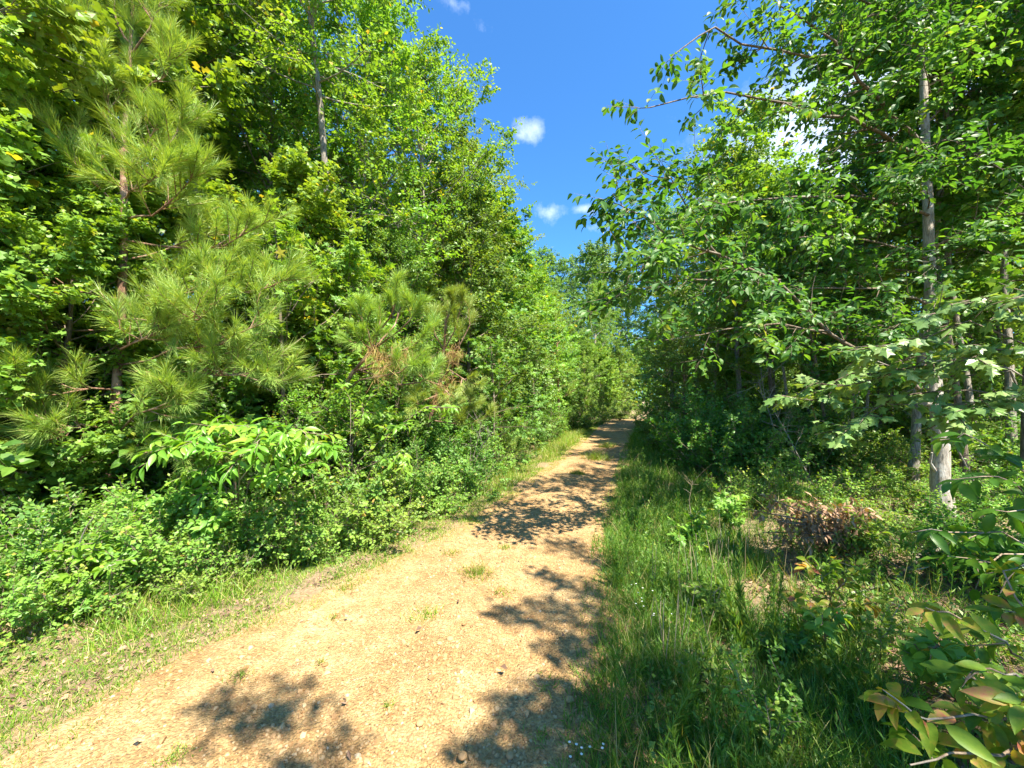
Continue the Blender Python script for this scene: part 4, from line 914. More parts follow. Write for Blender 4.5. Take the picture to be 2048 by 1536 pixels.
# dark big-leaved sapling at the right edge, mid height
b = A_([X(2120, 2.2), 2.2, float(gz(X(2120, 2.2), 2.2))])
spray_plant('persimmon_sapling', 'dark green long-leaved sapling at the right edge in front of the grey trunk', 'sapling', b,
  stemsP(b, [(2080, 1100, 2.2), (2000, 1060, 2.1), (1900, 1060, 2.1), (1820, 1065, 2.1)], [(2060, 950, 2.2), (1990, 900, 2.2), (1930, 870, 2.2), (1880, 880, 2.2)], [(2080, 1000, 2.1), (2020, 960, 2.0), (1960, 950, 2.0), (1900, 960, 2.0)],
         [(2080, 1100, 2.2), (2010, 1110, 2.1), (1960, 1130, 2.0), (1950, 1180, 2.0)], [(2090, 1050, 2.1), (2050, 1020, 2.0), (1990, 1020, 1.9)], [(2090, 1150, 2.0), (2050, 1120, 1.9), (2010, 1160, 1.9), (1980, 1210, 1.9)]),
  'lance', .105, .42, 'nearleaf', 3, 403, twigs=1, droop=.3, twL=.16, sr=.7)
# foreground red-tinged saplings
b = A_([X(2150, 1.45), 1.45, 0.])
spray_plant('persimmon_sapling', 'nearest sapling with reddish orange leaf tips in the bottom right corner', 'sapling', b,
  stemsP(b, [(2080, 1420, 1.35), (2000, 1440, 1.3), (1900, 1440, 1.25), (1810, 1425, 1.22)], [(2080, 1330, 1.45), (2000, 1280, 1.45), (1900, 1230, 1.45), (1850, 1215, 1.45)], [(2100, 1480, 1.3), (2000, 1510, 1.2), (1900, 1500, 1.2), (1820, 1530, 1.15)],
         [(2080, 1330, 1.45), (2050, 1230, 1.5), (2010, 1150, 1.5), (2050, 1130, 1.5)], [(2090, 1400, 1.35), (2050, 1360, 1.35), (1980, 1340, 1.35), (1930, 1360, 1.35)], [(2100, 1450, 1.25), (2060, 1400, 1.2), (2010, 1400, 1.2)]),
  'lance', .094, .42, 'tree_red', 3, 404, twigs=2, droop=.15, twL=.12, sr=.62, jit=.22)
b = gb(1870, 1375)
spray_plant('shrub', 'bright green broad-leaved shrub just above the reddish corner sapling', 'shrub', b,
  stemsP(b, [(1860, 1330, 1.9), (1830, 1290, 1.85)], [(1880, 1320, 1.9), (1900, 1270, 1.85)], [(1900, 1330, 1.9), (1950, 1300, 1.85)], [(1860, 1330, 1.9), (1880, 1300, 1.8), (1870, 1285, 1.75)], [(1880, 1330, 1.9), (1860, 1270, 1.9)], [(1880, 1340, 1.85), (1920, 1310, 1.8)]),
  'lance', .07, .55, 'bright', 5, 405, twigs=5, droop=.0, twL=.08, sr=.8)
b = gb(1650, 1260)
spray_plant('sapling', 'small sapling with peach-tinted leaves beyond the feathery weed', 'sapling', b,
  stemsP(b, [(1655, 1200, 2.65), (1640, 1150, 2.6), (1610, 1120, 2.6)], [(1660, 1190, 2.65), (1690, 1160, 2.6), (1710, 1130, 2.55)], [(1655, 1230, 2.6), (1620, 1200, 2.55), (1590, 1190, 2.5)], [(1660, 1225, 2.6), (1700, 1200, 2.55), (1725, 1215, 2.5)]),
  'lance', .08, .46, 'tree_red', 4, 406, twigs=3, droop=.1, twL=.09, sr=.8)
b = gb(1650, 1290)
spray_plant('seedling', 'low rosette of bright green leaves below the peach-tinted sapling', 'plant', b,
  stemsP(b, [(1645, 1250, 2.35), (1620, 1225, 2.3)], [(1655, 1250, 2.35), (1680, 1225, 2.3)], [(1650, 1255, 2.3), (1645, 1230, 2.25)]), 'lance', .075, .42, 'star', 4, 407, twigs=2, droop=.1, twL=.06, sr=.8)

# small round-leaved arching shrub (bottom centre right)
b = gb(1530, 1500)
spray_plant('shrub', 'small round-leaved shrub with arching stems in the bright spot of the right bank', 'shrub', b,
  stemsP(b, [(1500, 1420, 1.8), (1470, 1350, 1.8), (1450, 1300, 1.8)], [(1520, 1420, 1.8), (1490, 1340, 1.85), (1480, 1290, 1.85)], [(1550, 1430, 1.75), (1560, 1360, 1.8), (1535, 1290, 1.85)], [(1560, 1440, 1.75), (1590, 1410, 1.75), (1570, 1370, 1.75)], [(1520, 1440, 1.75), (1480, 1400, 1.7), (1460, 1380, 1.7)], [(1570, 1460, 1.7), (1590, 1430, 1.7), (1595, 1410, 1.7)], [(1540, 1450, 1.7), (1530, 1390, 1.75)]),
  'oval', .026, .72, 'bright', 7, 408, twigs=6, droop=.0, twL=.05, sr=.95, r0=.0025)
b = gb(1760, 1330)
spray_plant('shrub', 'small round-leaved shrub in shade left of the reddish corner sapling', 'shrub', b,
  stemsP(b, [(1760, 1260, 2.1), (1790, 1200, 2.1)], [(1750, 1270, 2.1), (1740, 1230, 2.1)], [(1770, 1270, 2.1), (1810, 1240, 2.1)], [(1760, 1280, 2.05), (1780, 1250, 2.0), (1800, 1210, 2.0)]), 'oval', .028, .72, 'star', 7, 409, twigs=5, droop=.0, twL=.06, sr=.9, r0=.0025)

# feathery weeds
def feather(seed, h, n=150, mat='shadegrass'):
    rs = np.random.RandomState(seed); tr, cr = MB(), MB()
    for i in range(rs.randint(2, 5)):
        q = bez(A_([rs.normal(0, .02), rs.normal(0, .02), -.01]), nrm(A_([rs.normal(0, .16), rs.normal(0, .16), 1.])), h*rs.uniform(.7, 1.05), rs, .1, 7, .04)
        tr.tube(q, np.linspace(.0035, .0012, 7), 4, cap=False)
        t = rs.uniform(.15, 1, n); s, d = along(q, t); rv = nrm(rs.normal(0, 1, (n, 3)))
        ax = nrm(d*1.1+rv*.75+UP*.1); cr.inst(T['rhomb'], s, ax, rs.normal(0, 1, (n, 3)), h*.11*(1.2-.75*t), .0042, rs.uniform(.2, .95, n))
    return tr.mesh('stem', M['shadegrass'], True), cr.mesh('foliage', M[mat])
FE = [feather(500+i, .42+.06*i) for i in range(4)]
WS = [(1520, 1330, 3, 1.25, 'tallest bright feathery weed leaning left in the middle of the right bank'), (1545, 1330, 2, 1.15, 'feathery weed close right of the tallest one'),
      (1250, 1500, 2, 1.0, 'feathery weed at the bottom edge of the road, leftmost'), (1330, 1536, 3, .9, 'feathery weed in the very bottom middle of the right bank'),
      (1420, 1510, 1, 1.0, 'feathery weed at the bottom left of the arching shrub'), (1290, 1240, 2, .9, 'feathery weed beside the white daisies'),
      (1340, 1210, 1, 1.0, 'feathery weed behind the white daisies'), (1400, 1160, 2, .9, 'feathery weed in the left part of the bank, midway'),
      (1290, 1020, 3, 1.1, 'upright weed clump on the road edge where the shade begins'), (1350, 1060, 2, 1.1, 'bright upright weed beside the dry twiggy stalk'),
      (1385, 1040, 1, 1.2, 'leafy upright weed before the dark bushes'), (1480, 1130, 2, .9, 'feathery weed below the brown dead leaves'),
      (1260, 1100, 1, 1.0, 'upright weed close on the road edge midway'), (1240, 1180, 0, 1.1, 'low feathery weed on the road edge left of the daisies')]
for i, (px, py, v, sc, lab) in enumerate(WS):
    x, y = GP(px, min(py, 1530)); r = thing('tall_weed', lab, 'weed', (x, y, float(gz(x, y))), i*1.3, 'feathery weeds on the right bank', sc)
    obj('stem', FE[v][0], r); obj('foliage', FE[v][1], r)
mbw = MB(); rs = np.random.RandomState(515)      # uncountable rest of the weeds
y = 1.0+rs.uniform(0, 1, 620)**1.5*9; x = road_r(y)+rs.uniform(-.05, 2.6, 620)
for a, c in zip(x, y):
    h = rs.uniform(.15, .55); n = 36
    q = bez(A_([a, c, float(gz(a, c))-.01]), nrm(A_([rs.normal(0, .2), rs.normal(0, .2), 1.])), h, rs, .1, 5, .05)
    mbw.tube(q, np.linspace(.002, .001, 5), 3, rnd=.4, cap=False)
    t = rs.uniform(.1, 1, n); s, d = along(q, t); ax = nrm(d+nrm(rs.normal(0, 1, (n, 3)))*.8)
    mbw.inst(T['rhomb'], s, ax, rs.normal(0, 1, (n, 3)), .045, .006, rs.uniform(0, .9, n))
tag(obj('weeds', mbw.mesh('weeds', M['shadegrass'])), 'fine-leaved weeds mixed through the grass of the right bank', 'weeds', kind='stuff')

# white daisies
def daisy(label, px, py, heads, h, seed):
    rs = np.random.RandomState(seed); x, y = GP(px, py); r = thing('daisy_plant', label, 'flower', (x, y, float(gz(x, y))), 0, 'white daisy fleabane by the road')
    st = MB(); base = A_([0, 0, 0.])
    top = A_([0, 0, h]); fl = []
    for i in range(heads):
        e = top+rs.normal(0, .035, 3)*A_([1.6, 1.6, .7]); m = e*A_([.3, .3, .7]); st.tube([base, m, e], [.0016, .0013, .001], 4, rnd=.5, cap=False); fl.append(e)
    obj('stem', st.mesh('stem', M['shadegrass'], True), r)
    for e in fl:
        fm = MB(); n = 14; a = np.arange(n)/n*6.283; ax = np.stack([np.cos(a), np.sin(a), np.full(n, .15)], -1)
        fm.inst(T['rhomb'], np.repeat(e[None], n, 0), ax, np.repeat(UP[None], n, 0), .0068, .0042, rs.uniform(0, 1, n))
        obj('flower_head', fm.mesh('flower_head', M['white']), r)
daisy('white daisy cluster at the bottom edge by the road', 1155, 1528, 8, .10, 601)
daisy('white daisies in the grass midway along the right road edge', 1292, 1230, 7, .16, 602)
daisy('few white daisies just below the midway cluster', 1305, 1270, 5, .16, 603)

# tufts of weeds growing on the road itself
def tuft(label, px, py, rad, h, n, seed, mat='grass'):
    rs = np.random.RandomState(seed); x, y = GP(px, py); mb = MB()
    lx, ly = rs.normal(0, rad, n), rs.normal(0, rad, n)
    ax = nrm(UP[None]+rs.normal(0, .6, (n, 3))*A_([1, 1, .2])); az = rs.uniform(0, 6.283, n); nr = np.stack([np.cos(az), np.sin(az), np.zeros(n)], -1)
    mb.inst(T['blade'], np.stack([lx, ly, np.full(n, .0)], -1), ax, nr, h*rs.uniform(.5, 1.1, n), .003+.0005*y, rs.uniform(0, 1, n), curl=rs.uniform(-.8, .8, n))
    tag(obj('grass_tuft', mb.mesh('grass_tuft', M[mat]), loc=(x, y, float(gz(x, y))+.012)), label, 'grass tuft', 'grass tufts on the road')
TF = [(955, 1150, .07, .09, 260, 'spread-out grass tuft in the middle of the road, upper of the two biggest'), (850, 1235, .06, .05, 170, 'low grass tuft left of the shade in the sunlit road'),
      (1005, 1190, .05, .05, 60, 'thin grass tuft at the start of the shade'), (665, 1240, .02, .04, 40, 'tiny tuft alone at the left in the sunlit road'),
      (1195, 920, .16, .30, 330, 'tall grass tuft on the road crown far ahead'), (1215, 895, .16, .22, 260, 'farther grass tuft on the road crown behind the tall one'),
      (1155, 950, .07, .12, 380, 'low grass tuft in front of the tall tuft far ahead'), (1100, 1380, .05, .05, 50, 'sprouting tuft in the shade near the right road edge'),
      (1080, 1480, .03, .06, 40, 'small tuft at the lower road near the daisies'), (775, 1420, .012, .05, 34, 'tiny tuft below the round stones'),
      (690, 1180, .03, .05, 60, 'small tuft at the left fringe of the sunlit road'), (1010, 1100, .04, .06, 80, 'small tuft on the road just before the second shade band'), (900, 1110, .05, .05, 90, 'thin tuft left of the middle road near the verge'), (480, 1360, .03, .05, 50, 'small tuft at the left fringe beside the dark leaf shadow'),
      (350, 1520, .03, .025, 140, 'flat creeping weed at the bottom edge, left part of the road'), (640, 1330, .012, .03, 30, 'tiny weed above the dark leaf shadow'),
      (1190, 1420, .04, .10, 61, 'leafy sprout near the pale stone at the right road edge')]
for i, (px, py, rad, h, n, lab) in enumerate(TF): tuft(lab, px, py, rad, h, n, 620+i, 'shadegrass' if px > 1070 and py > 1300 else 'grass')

# dry stalks on the left verge and a bare grey stick
def stalks(label, px0, px1, d0, d1, n, h, seed):
    rs = np.random.RandomState(seed); mb = MB(); bx, by = X((px0+px1)/2, (d0+d1)/2), (d0+d1)/2
    for i in range(n):
        t = rs.uniform(); x = X(px0+(px1-px0)*t, d0+(d1-d0)*t)-bx+rs.normal(0, .15); y = d0+(d1-d0)*t-by+rs.normal(0, .15)
        q = bez(A_([x, y, float(gz(bx+x, by+y))-.02]), nrm(A_([rs.normal(0, .12), rs.normal(0, .12), 1.])), h*rs.uniform(.5, 1.1), rs, 0, 4, .04)
        mb.tube(q, np.linspace(.0035, .002, 4), 3, rnd=rs.uniform(), cap=False)
    tag(obj('dry_stalks', mb.mesh('dry_stalks', M['dry']), loc=(bx, by, 0)), label, 'dry stalks', kind='stuff')
stalks('thin dry stalks on the left verge before the shrubs', 1000, 1060, 9, 12, 150, .45, 640)
stalks('thin dry tan stalks standing in the weeds at the far left', 60, 320, 3.5, 4.2, 60, .5, 641)

def stick(name, label, cat, pts, r, mat, side=0, seed=0, loc=None):
    rs = np.random.RandomState(seed); mb = MB(); pts = A_(pts); base = pts[0].copy(); q = pts-base
    k = len(q); qq = np.concatenate([q[i:i+1]*(1-t)+q[i+1:i+2]*t for i in range(k-1) for t in (0, .33, .66)]+[q[-1:]]); qq[1:-1] += rs.normal(0, r*.7, (len(qq)-2, 3))
    mb.tube(qq, np.linspace(r, r*.4, len(qq)), 7)
    for j in range(side):
        s, d = along(qq, A_([rs.uniform(.25, .95)])); rv = nrm(rs.normal(0, 1, 3)); L = rs.uniform(.1, .35)
        mb.tube(bez(s[0], nrm(d[0]*.7+rv), L, rs, .1, 4, .1), [r*.4, r*.3, r*.25, r*.12], 4)
    return tag(obj(name, mb.mesh(name, M[mat], True), loc=tuple(base)), label, cat)
stalks('thin dry stalks among the left verge shrubs', 380, 900, 3.6, 6.3, 110, .55, 642)
stalks('thin dry stalks in the right bank grass', 1290, 1500, 2.2, 4.5, 60, .45, 643)
stick('bare_stick', 'bare grey stick leaning up out of the weeds at the left verge', 'stick', [gb(118, 1205), P(135, 1150, 3.05), P(155, 1090, 3.0), P(190, 1030, 3.0)], .008, 'bark', 2, 650)
stick('fallen_branch', 'fallen lichen-covered branch lying across the right forest floor', 'branch', [gb(1880, 1122)+UP*.10, gb(1840, 1140)+UP*.10, gb(1780, 1170)+UP*.04, gb(1700, 1192)+UP*.03], .022, 'lichen', 3, 651)
stick('fallen_branch', 'thinner fallen branch running from the lichened branch toward the corner', 'branch', [gb(1710, 1188)+UP*.04, gb(1740, 1210)+UP*.05, gb(1810, 1222)+UP*.05], .011, 'lichen', 2, 652)
stick('bare_stick', 'slanting bare grey branches on the left verge right of the smaller pine', 'stick', [gb(935, 965), P(945, 925, 7.4), P(965, 890, 7.3), P(985, 865, 7.2)], .018, 'bark', 5, 653)
stick('bare_stick', 'dry twiggy stalk standing amid the right bank weeds', 'stick', [gb(1385, 1080), P(1383, 1040, 4.1), P(1378, 1000, 4.1), P(1385, 960, 4.1)], .005, 'twig', 8, 654)

# broken-off bough with brown dead leaves
def dead_bough():
    rs = np.random.RandomState(661); tr, cr = MB(), MB(); base = gb(1720, 1100)
    for i in range(30):
        px = 1480+i*9+rs.normal(0, 12); d = rs.uniform(3.7, 5.1)
        e = P(px, rs.uniform(985, 1085), d)-base; m = e*.5+A_([0, 0, .08])
        q = A_([[0.3*e[0], .3*e[1], .05], m, e]); tr.tube(q, [.012, .008, .004], 5, cap=False)
        n = 8; t = rs.uniform(.3, 1, n); s, d_ = along(q, t)
        dd = nrm(rs.normal(0, .6, (n, 3))+UP*.1); add_twigs(tr, s, s+dd*.12, .002)
        leaves_on(cr, rs, s, dd, np.full(n, .12), 5, T['lance'], .075, .42, droop=1.1, jit=.7)
    r = thing('dead_bough', 'pile of broken boughs with shrivelled brown leaves on the right bank', 'dead branch', tuple(base))
    obj('branch', tr.mesh('branch', M['bark2'], True), r); obj('foliage', cr.mesh('foliage', M['deadleaf']), r)
dead_bough()
# dead brown juniper tangle behind the left thicket
def juniper():
    rs = np.random.RandomState(662); tr, cr = MB(), MB(); bx = X(600, 6.0); base = A_([bx, 6.0, float(gz(bx, 6.0))])
    p = bez((0, 0, -.05), nrm(A_([.05, 0, 1.])), 2.0, rs, 0, 8, .04); tr.tube(p, np.linspace(.03, .006, 8), 6)
    for i in range(40):
        t = rs.uniform(.12, 1); s, _ = along(p, A_([t])); az = rs.uniform(0, 6.28); L = .5*(1.15-t)
        q = bez(s[0], A_([math.cos(az), math.sin(az), .25]), L, rs, .1, 4, .1); tr.tube(q, [.006, .004, .003, .002], 4, cap=False)
        n = 40; a, d = along(q, rs.uniform(.2, 1, n)); dd = nrm(d+rs.normal(0, .7, (n, 3)))
        needles(cr, rs, q, 90, .05, .004, r=(0, 1))
    r = thing('juniper_bush', 'dead rust-brown juniper in the dark gap left of the leaning pine', 'bush', tuple(base))
    obj('trunk', tr.mesh('trunk', M['bark2'], True), r); obj('foliage', cr.mesh('foliage', M['deadneedle']), r)
juniper()

# ---- right woods: slender trunks one can count
RT = [
 (1815, 6.9, 'slim', .95, 'second grey trunk just left of the nearest grey tree', 'hick'),
 (1655, 7.6, 'slim2', .95, 'slender tree whose trunk leans beside a crooked vine left of the second grey trunk', 'hick'),
 (1700, 8.8, 'slim2', 1.0, 'thin leaning trunk behind the pale broad-leaved sapling', None),
 (1800, 10.0, 'slim', 1.05, 'straight thin trunk rising behind the nearest grey tree limbs', None),
 (1585, 10.5, 'slim', 1.0, 'pale thin trunk catching sun in the middle of the right woods, left one', 'bright'),
 (1545, 12.5, 'slim2', 1.1, 'pale thin trunk left of the sunlit middle trunk', 'bright'),
 (1950, 7.5, 'slim', .85, 'thin straight trunk right of the nearest grey tree', None),
 (1925, 6.6, 'slim2', .9, 'thick shaded trunk standing close right behind the nearest grey tree', 'mid'),
 (2015, 6.8, 'slim', .95, 'tall sunstruck trunk near the right picture edge', 'hick'),
 (2040, 5.4, 'slim2', .9, 'dark trunk at the very right picture edge', 'dark'),
 (1480, 13.0, 'midtall', .85, 'leafy tree in the right woods behind the long limbs', 'bright'),
 (1420, 15.0, 'slim', .95, 'thin tree behind the dark roadside bushes', 'mid'),
 (1400, 18.5, 'midtall', .95, 'tree with light crown right of the sky gap, upper middle', 'bright'),
 (1345, 22.0, 'brighttall', 1.05, 'pale yellow-green tree edging the right side of the sky gap', 'pale'),
 (1335, 25.0, 'midfull', .9, 'bushy tree right of the far road bend', 'bright'),
 (1370, 12.5, 'midfull', .62, 'bushy tree at the right roadside, dark below the long limbs', 'mid'),
]
for px, d, var, sc, lab, cm in RT:
    place(var, X(px, d), d, lab, 'trees of the right woods near the road', sc, crown=cm)
rs = np.random.RandomState(6)
vis = lambda x, y: not (abs(x-X(1885, 5.1)) < 1.2 and abs(y-5.1) < 1.5)
rank(1, [4.6], 15, 34, 2.8, ['midfull', 'starfull'], 'bushy tree along the far right roadside', 'bushy trees on the far right roadside', (.55, .8), cond=vis)
rank(1, [5.5, 7.8, 11], 7, 32, 3.0, ['slim', 'slim2'], 'slender hardwood in the middle of the right woods among its like', 'middle ranks of the right woods', (.85, 1.05), crown=['hick', 'mid', 'bright', 'star'], cond=vis)
rank(1, [6.3, 8.6], 5.5, 22, 2.3, ['midfull', 'starfull'], 'leafy understory tree between the trunks of the right woods', 'leafy understory of the right woods', (.40, .60), crown=['bright', 'mid', 'star', 'bright'], cond=lambda x, y: vis(x, y) and x/max(y, .1) < 1.5 and abs(x/y*F+1024-1890) > 60)
rank(1, [11.5, 16], 11, 34, 2.0, ['midfull', 'starfull'], 'young understory tree in the shade of the right woods', 'understory of the right woods', (.3, .45), crown=['mid', 'hick', 'bright', 'star'], cond=vis)
rank(1, [4.6, 7, 10, 14.5], 6.5, 34, 1.8, ['shrub3', 'shrub'], 'shaded shrub deep in the right woods', 'deep shrubs of the right woods', (.6, 1.1), cond=vis)
rank(1, [15, 21], -2, 36, 5.2, ['startall', 'midtall', 'midfull'], 'leafy hardwood deep in the right woods, mostly hidden', 'deep trees of the right woods', (.85, 1.1), crown=['mid', 'bright', 'star'])
# right shrubs
SR = [
 (1335, 24, 'shrub3', 1.0, 'dark shrub at the inner side of the far bend'), (1330, 18, 'shrub3', .95, 'dark shrub on the right roadside beyond the tall weeds'), (1338, 14.5, 'shrub', 1.0, 'green shrub on the right roadside halfway to the bend'),
 (1358, 11.5, 'shrub3', 1.0, 'large dark shrub crowding the right road edge'), (1375, 9.6, 'shrub', 1.05, 'green shrub right of the grass strip'), (1420, 8.4, 'shrub3', .95, 'dark rounded shrub in the middle of the right bank'),
 (1480, 7.8, 'shrub', .95, 'dark-leaved shrub left of the crooked thin trunk'), (1560, 8.0, 'shrub3', .9, 'shaded shrub behind the pile of brown boughs'), (1440, 10.5, 'shrub', 1.3, 'tall green shrub below the long limbs'),
 (1510, 5.6, 'shrub4', .8, 'low shrub directly left of the brown bough pile'), (1600, 5.9, 'shrub4', .9, 'bright low shrub behind the brown bough pile'), (1760, 5.8, 'shrub2', .5, 'sunlit low shrub left of the nearest grey trunk base'),
 (1980, 5.2, 'shrub2', .6, 'sunlit low shrub right of the nearest grey trunk base'), (1830, 4.4, 'shrub4', .65, 'small bright shrub in front of the nearest grey trunk base'), (1740, 7.4, 'shrub2', .8, 'sunlit shrub behind the second grey trunk'),
 (1900, 7.2, 'shrub2', .8, 'bright shrub behind the nearest grey trunk'), (2030, 6.6, 'shrub', .9, 'shrub deep at the right picture edge'), (1990, 3.2, 'shrub3', .45, 'low dark shrub under the long-leaved sapling'),
]
for px, d, var, sc, lab in SR: place(var, X(px, d), d, lab, 'shrubs on the right bank', sc)

# ---- trees beside and behind the viewer that shade the bank and road
for x, y, var, sc, cm in [(5.6, -3.4, 'slim', .74, 'hick'), (4.6, -4.4, 'midfull', .62, 'hick'), (7.2, -1.2, 'slim2', .85, 'mid'), (10.5, .5, 'slim', .75, 'hick'), (5.0, -4.6, 'slim', .8, 'hick')]:
    place(var, x, y, 'woodland tree beside the viewpoint, outside the right picture edge', 'trees beside the viewpoint', sc, crown=cm)
# unseen tree added so its leaf clumps cast the blurred patch on the near road
def shade_bough():
    rs = np.random.RandomState(701); tr, cr = MB(), MB(); base = A_([2.6, -1.9, float(gz(2.6, -1.9))])
    p = bez((0, 0, -.1), nrm(A_([-.05, .05, 1.])), 7.6, rs, .1, 9, .03); tr.tube(p, np.linspace(.07, .02, 9), 8)
    sd = A_([SUN_H[0]*math.cos(SUN_EL), SUN_H[1]*math.cos(SUN_EL), math.sin(SUN_EL)])
    for (px, py), h, rad, n in [((545, 1425), 6.8, .20, 30), ((455, 1390), 6.6, .12, 10), ((650, 1510), 6.8, .12, 13)]:
        gx, gy = GP(px, py); c = A_([gx, gy, 0])+sd*(h/sd[2])-base
        s0, _ = along(p, A_([.8])); q = A_([s0[0], (s0[0]+c)/2+A_([0, 0, .25]), c]); tr.tube(q, [.02, .014, .006], 6, cap=False)
        dd = nrm(rs.normal(0, 1, (n, 3))*A_([1, 1, .5])); s = c+rs.normal(0, rad*.35, (n, 3)); add_twigs(tr, s*0+c, s, .004); leaves_on(cr, rs, s, dd, np.full(n, rad), 4, T['oval'], .095, .6)
    r = thing('added_shade_sapling', 'unseen young tree added beside the viewpoint to cast the dark leaf shadow on the near road', 'tree', tuple(base))
    obj('trunk', tr.mesh('trunk', M['bark2'], True), r); obj('crown', cr.mesh('crown', M['hick']), r)
shade_bough()
def added_shade_tree():  # unseen tree, leaf clusters set along sun rays to dapple track and bank
    rs = np.random.RandomState(711); tr, cr = MB(), MB(); base = A_([4.0, -1.4, float(gz(4.0, -1.4))])
    p = bez((0, 0, -.1), nrm(A_([-.03, .03, 1.])), 7.4, rs, .1, 10, .02); tr.tube(p, np.linspace(.085, .02, 10), 9)
    sd = A_([SUN_H[0]*math.cos(SUN_EL), SUN_H[1]*math.cos(SUN_EL), math.sin(SUN_EL)])
    TG = [(1120, 1085, .26), (1190, 1120, .24), (1085, 1150, .12), (1170, 1180, .26), (1010, 1225, .10), (1090, 1215, .16), (1180, 1250, .26), (1120, 1300, .10), (1190, 1335, .22), (1090, 1375, .10), (1150, 1400, .16), (1020, 1420, .11),
          (1200, 1450, .2), (1100, 1470, .16), (960, 1505, .10), (1030, 1520, .12), (1130, 1530, .16), (1280, 1400, .25), (1330, 1180, .2), (1480, 1420, .16), (1300, 1340, .2), (1420, 1250, .24), (1570, 1380, .22), (1620, 1240, .24), (1720, 1400, .22), (1390, 1500, .18), (1500, 1120, .2), (1560, 1300, .15)]
    for k, (px, py, rad) in enumerate(TG):
        h = rs.uniform(4.6, 6.8); gx, gy = GP(px, py); c = A_([gx, gy, 0])+sd*(h/sd[2])-base
        s0, _ = along(p, A_([min(.97, max(.35, (c[2]-1.2)/7.4))])); mid = s0[0]*.5+c*.5+A_([0, 0, .25])+rs.normal(0, .1, 3)
        q = A_([s0[0], (s0[0]+mid)/2+A_([0, 0, .1]), mid, (mid+c)/2+rs.normal(0, .05, 3), c]); tr.tube(q, [.018, .014, .011, .008, .004], 6, cap=False)
        n = int(14+90*rad); e = c+rs.normal(0, rad*.55, (n, 3))*A_([1, 1, .5]); a, _ = along(q, rs.uniform(.7, 1, n)); d = nrm(e-a); L = np.linalg.norm(e-a, axis=1)
        add_twigs(tr, a, e, .0035); leaves_on(cr, rs, a+(e-a)*.4, d, L*.6+.05, 4, T['oval'], .09, .58, clump=rs.uniform(0, .8, n))
    r = thing('added_shade_tree', 'unseen tree added beside the viewpoint, its crown shaped to dapple the right half of the track', 'tree', tuple(base))
    obj('trunk', tr.mesh('trunk', M['bark2'], True), r); obj('crown', cr.mesh('crown', M['hick']), r)
added_shade_tree()

# ================================================================ LIGHT, SKY, CAMERA
sunvec = Vector((SUN_H[0]*math.cos(SUN_EL), SUN_H[1]*math.cos(SUN_EL), math.sin(SUN_EL)))
ld = bpy.data.lights.new('sun', 'SUN'); ld.energy = 3.9; ld.angle = math.radians(.53); ld.color = (1, .92, .78)
lo = bpy.data.objects.new('sun', ld); COL.objects.link(lo); lo.rotation_euler = sunvec.to_track_quat('Z', 'Y').to_euler()
w = bpy.data.worlds.new('World'); SC.world = w; w.use_nodes = True; nt = w.node_tree
bg = nt.nodes['Background']; bg.inputs[1].default_value = .15
sky = nt.nodes.new('ShaderNodeTexSky'); sky.sky_type = 'NISHITA'; sky.sun_disc = False; sky.sun_elevation = SUN_EL
sky.sun_rotation = math.atan2(SUN_H[0], SUN_H[1]); sky.air_density = 1.0; sky.dust_density = .3; sky.ozone_density = 2.0
tc = N(nt, 'ShaderNodeTexCoord')
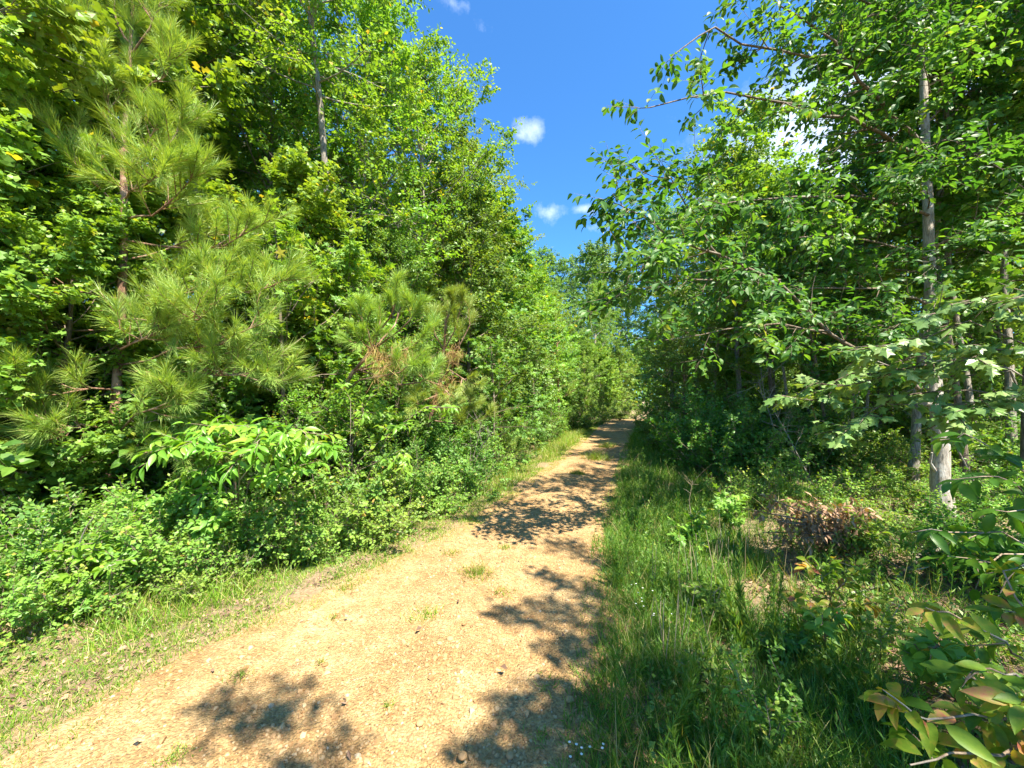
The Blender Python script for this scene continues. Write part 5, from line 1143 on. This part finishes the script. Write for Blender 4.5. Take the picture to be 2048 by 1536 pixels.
# small wisps of cloud, placed by direction
CL = [(1055, 262, .048, .032, .8), (1095, 425, .050, .034, .66), (1172, 418, .036, .016, .7), (1195, 455, .045, .018, .55), (972, 62, .035, .02, .35), (915, 5, .05, .02, .45), (1690, 215, .24, .11, 1.2), (1740, 290, .20, .08, 1.2), (1110, 320, .06, .03, .22)]
noi = N(nt, 'ShaderNodeTexNoise'); noi.inputs['Scale'].default_value = 24; noi.inputs['Detail'].default_value = 10; noi.inputs['Roughness'].default_value = .62
nt.links.new(tc.outputs['Generated'], noi.inputs[0])
acc = None
def mth(op, a, b_=None, c=None):
    n = N(nt, 'ShaderNodeMath', operation=op)
    for i, v in enumerate((a, b_, c)):
        if v is None: continue
        if isinstance(v, (int, float)): n.inputs[i].default_value = v
        else: nt.links.new(v, n.inputs[i])
    return n.outputs[0]
for px, py, rx, ry, st in CL:
    dv = P(px, py, 1.)-A_([0, 0, CAMZ]); dv = nrm(dv); rt = nrm(np.cross(dv, UP)); upv = np.cross(rt, dv)
    def dot(vec):
        n = N(nt, 'ShaderNodeVectorMath', operation='DOT_PRODUCT'); nt.links.new(tc.outputs['Generated'], n.inputs[0]); n.inputs[1].default_value = tuple(vec); return n.outputs['Value']
    a, c, e = dot(rt/rx), dot(upv/ry), dot(dv)
    r2 = mth('ADD', mth('MULTIPLY', a, a), mth('MULTIPLY', c, c))
    g = mth('MULTIPLY', mth('EXPONENT', mth('MULTIPLY', r2, -1.2)), mth('GREATER_THAN', e, 0.))
    g = mth('MULTIPLY', g, st*1.5)
    acc = g if acc is None else mth('MAXIMUM', acc, g)
mask = mth('MULTIPLY', mth('ADD', mth('SUBTRACT', acc, .48), mth('MULTIPLY', mth('SUBTRACT', noi.outputs[0], .5), 2.4)), mth('MINIMUM', mth('MULTIPLY', acc, 1.1), 1.))
mask = N(nt, 'ShaderNodeClamp').outputs[0] if False else mth('MINIMUM', mth('MAXIMUM', mth('MULTIPLY', mask, .8), 0.), .8)
hsv = N(nt, 'ShaderNodeHueSaturation'); hsv.inputs['Saturation'].default_value = 1.0; tin = N(nt, 'ShaderNodeMix', data_type='RGBA', blend_type='MULTIPLY'); tin.inputs[0].default_value = 1; tin.inputs[7].default_value = (.17, .36, .52, 1); nt.links.new(sky.outputs[0], tin.inputs[6]); nt.links.new(tin.outputs[2], hsv.inputs['Color'])
mx = N(nt, 'ShaderNodeMix', data_type='RGBA'); nt.links.new(mask, mx.inputs[0]); nt.links.new(hsv.outputs[0], mx.inputs[6]); mx.inputs[7].default_value = (2.0, 2.3, 2.8, 1)
nt.links.new(mx.outputs[2], bg.inputs[0])

cam = bpy.data.cameras.new('camera'); co = bpy.data.objects.new('camera', cam); COL.objects.link(co)
co.location = (0, 0, CAMZ); co.rotation_euler = (math.pi/2+PITCH, 0, 0)
cam.sensor_width = 36; cam.lens = 36*F/2048; cam.clip_start = .05; cam.clip_end = 2000
SC.camera = co
SC.view_settings.view_transform = 'Standard'; SC.view_settings.look = 'None'; SC.view_settings.gamma = 1; SC.view_settings.exposure = 2.2
SC.render.resolution_x = 1024; SC.render.resolution_y = 768
cy = SC.cycles
cy.max_bounces = 8; cy.diffuse_bounces = 5; cy.glossy_bounces = 2; cy.transmission_bounces = 4; cy.transparent_max_bounces = 4
cy.use_denoising = True; cy.denoiser = 'OPENIMAGEDENOISE'; cy.denoising_prefilter = 'ACCURATE'; cy.denoising_input_passes = 'RGB_ALBEDO_NORMAL'; cy.sample_clamp_indirect = 8; cy.caustics_reflective = False; cy.caustics_refractive = False
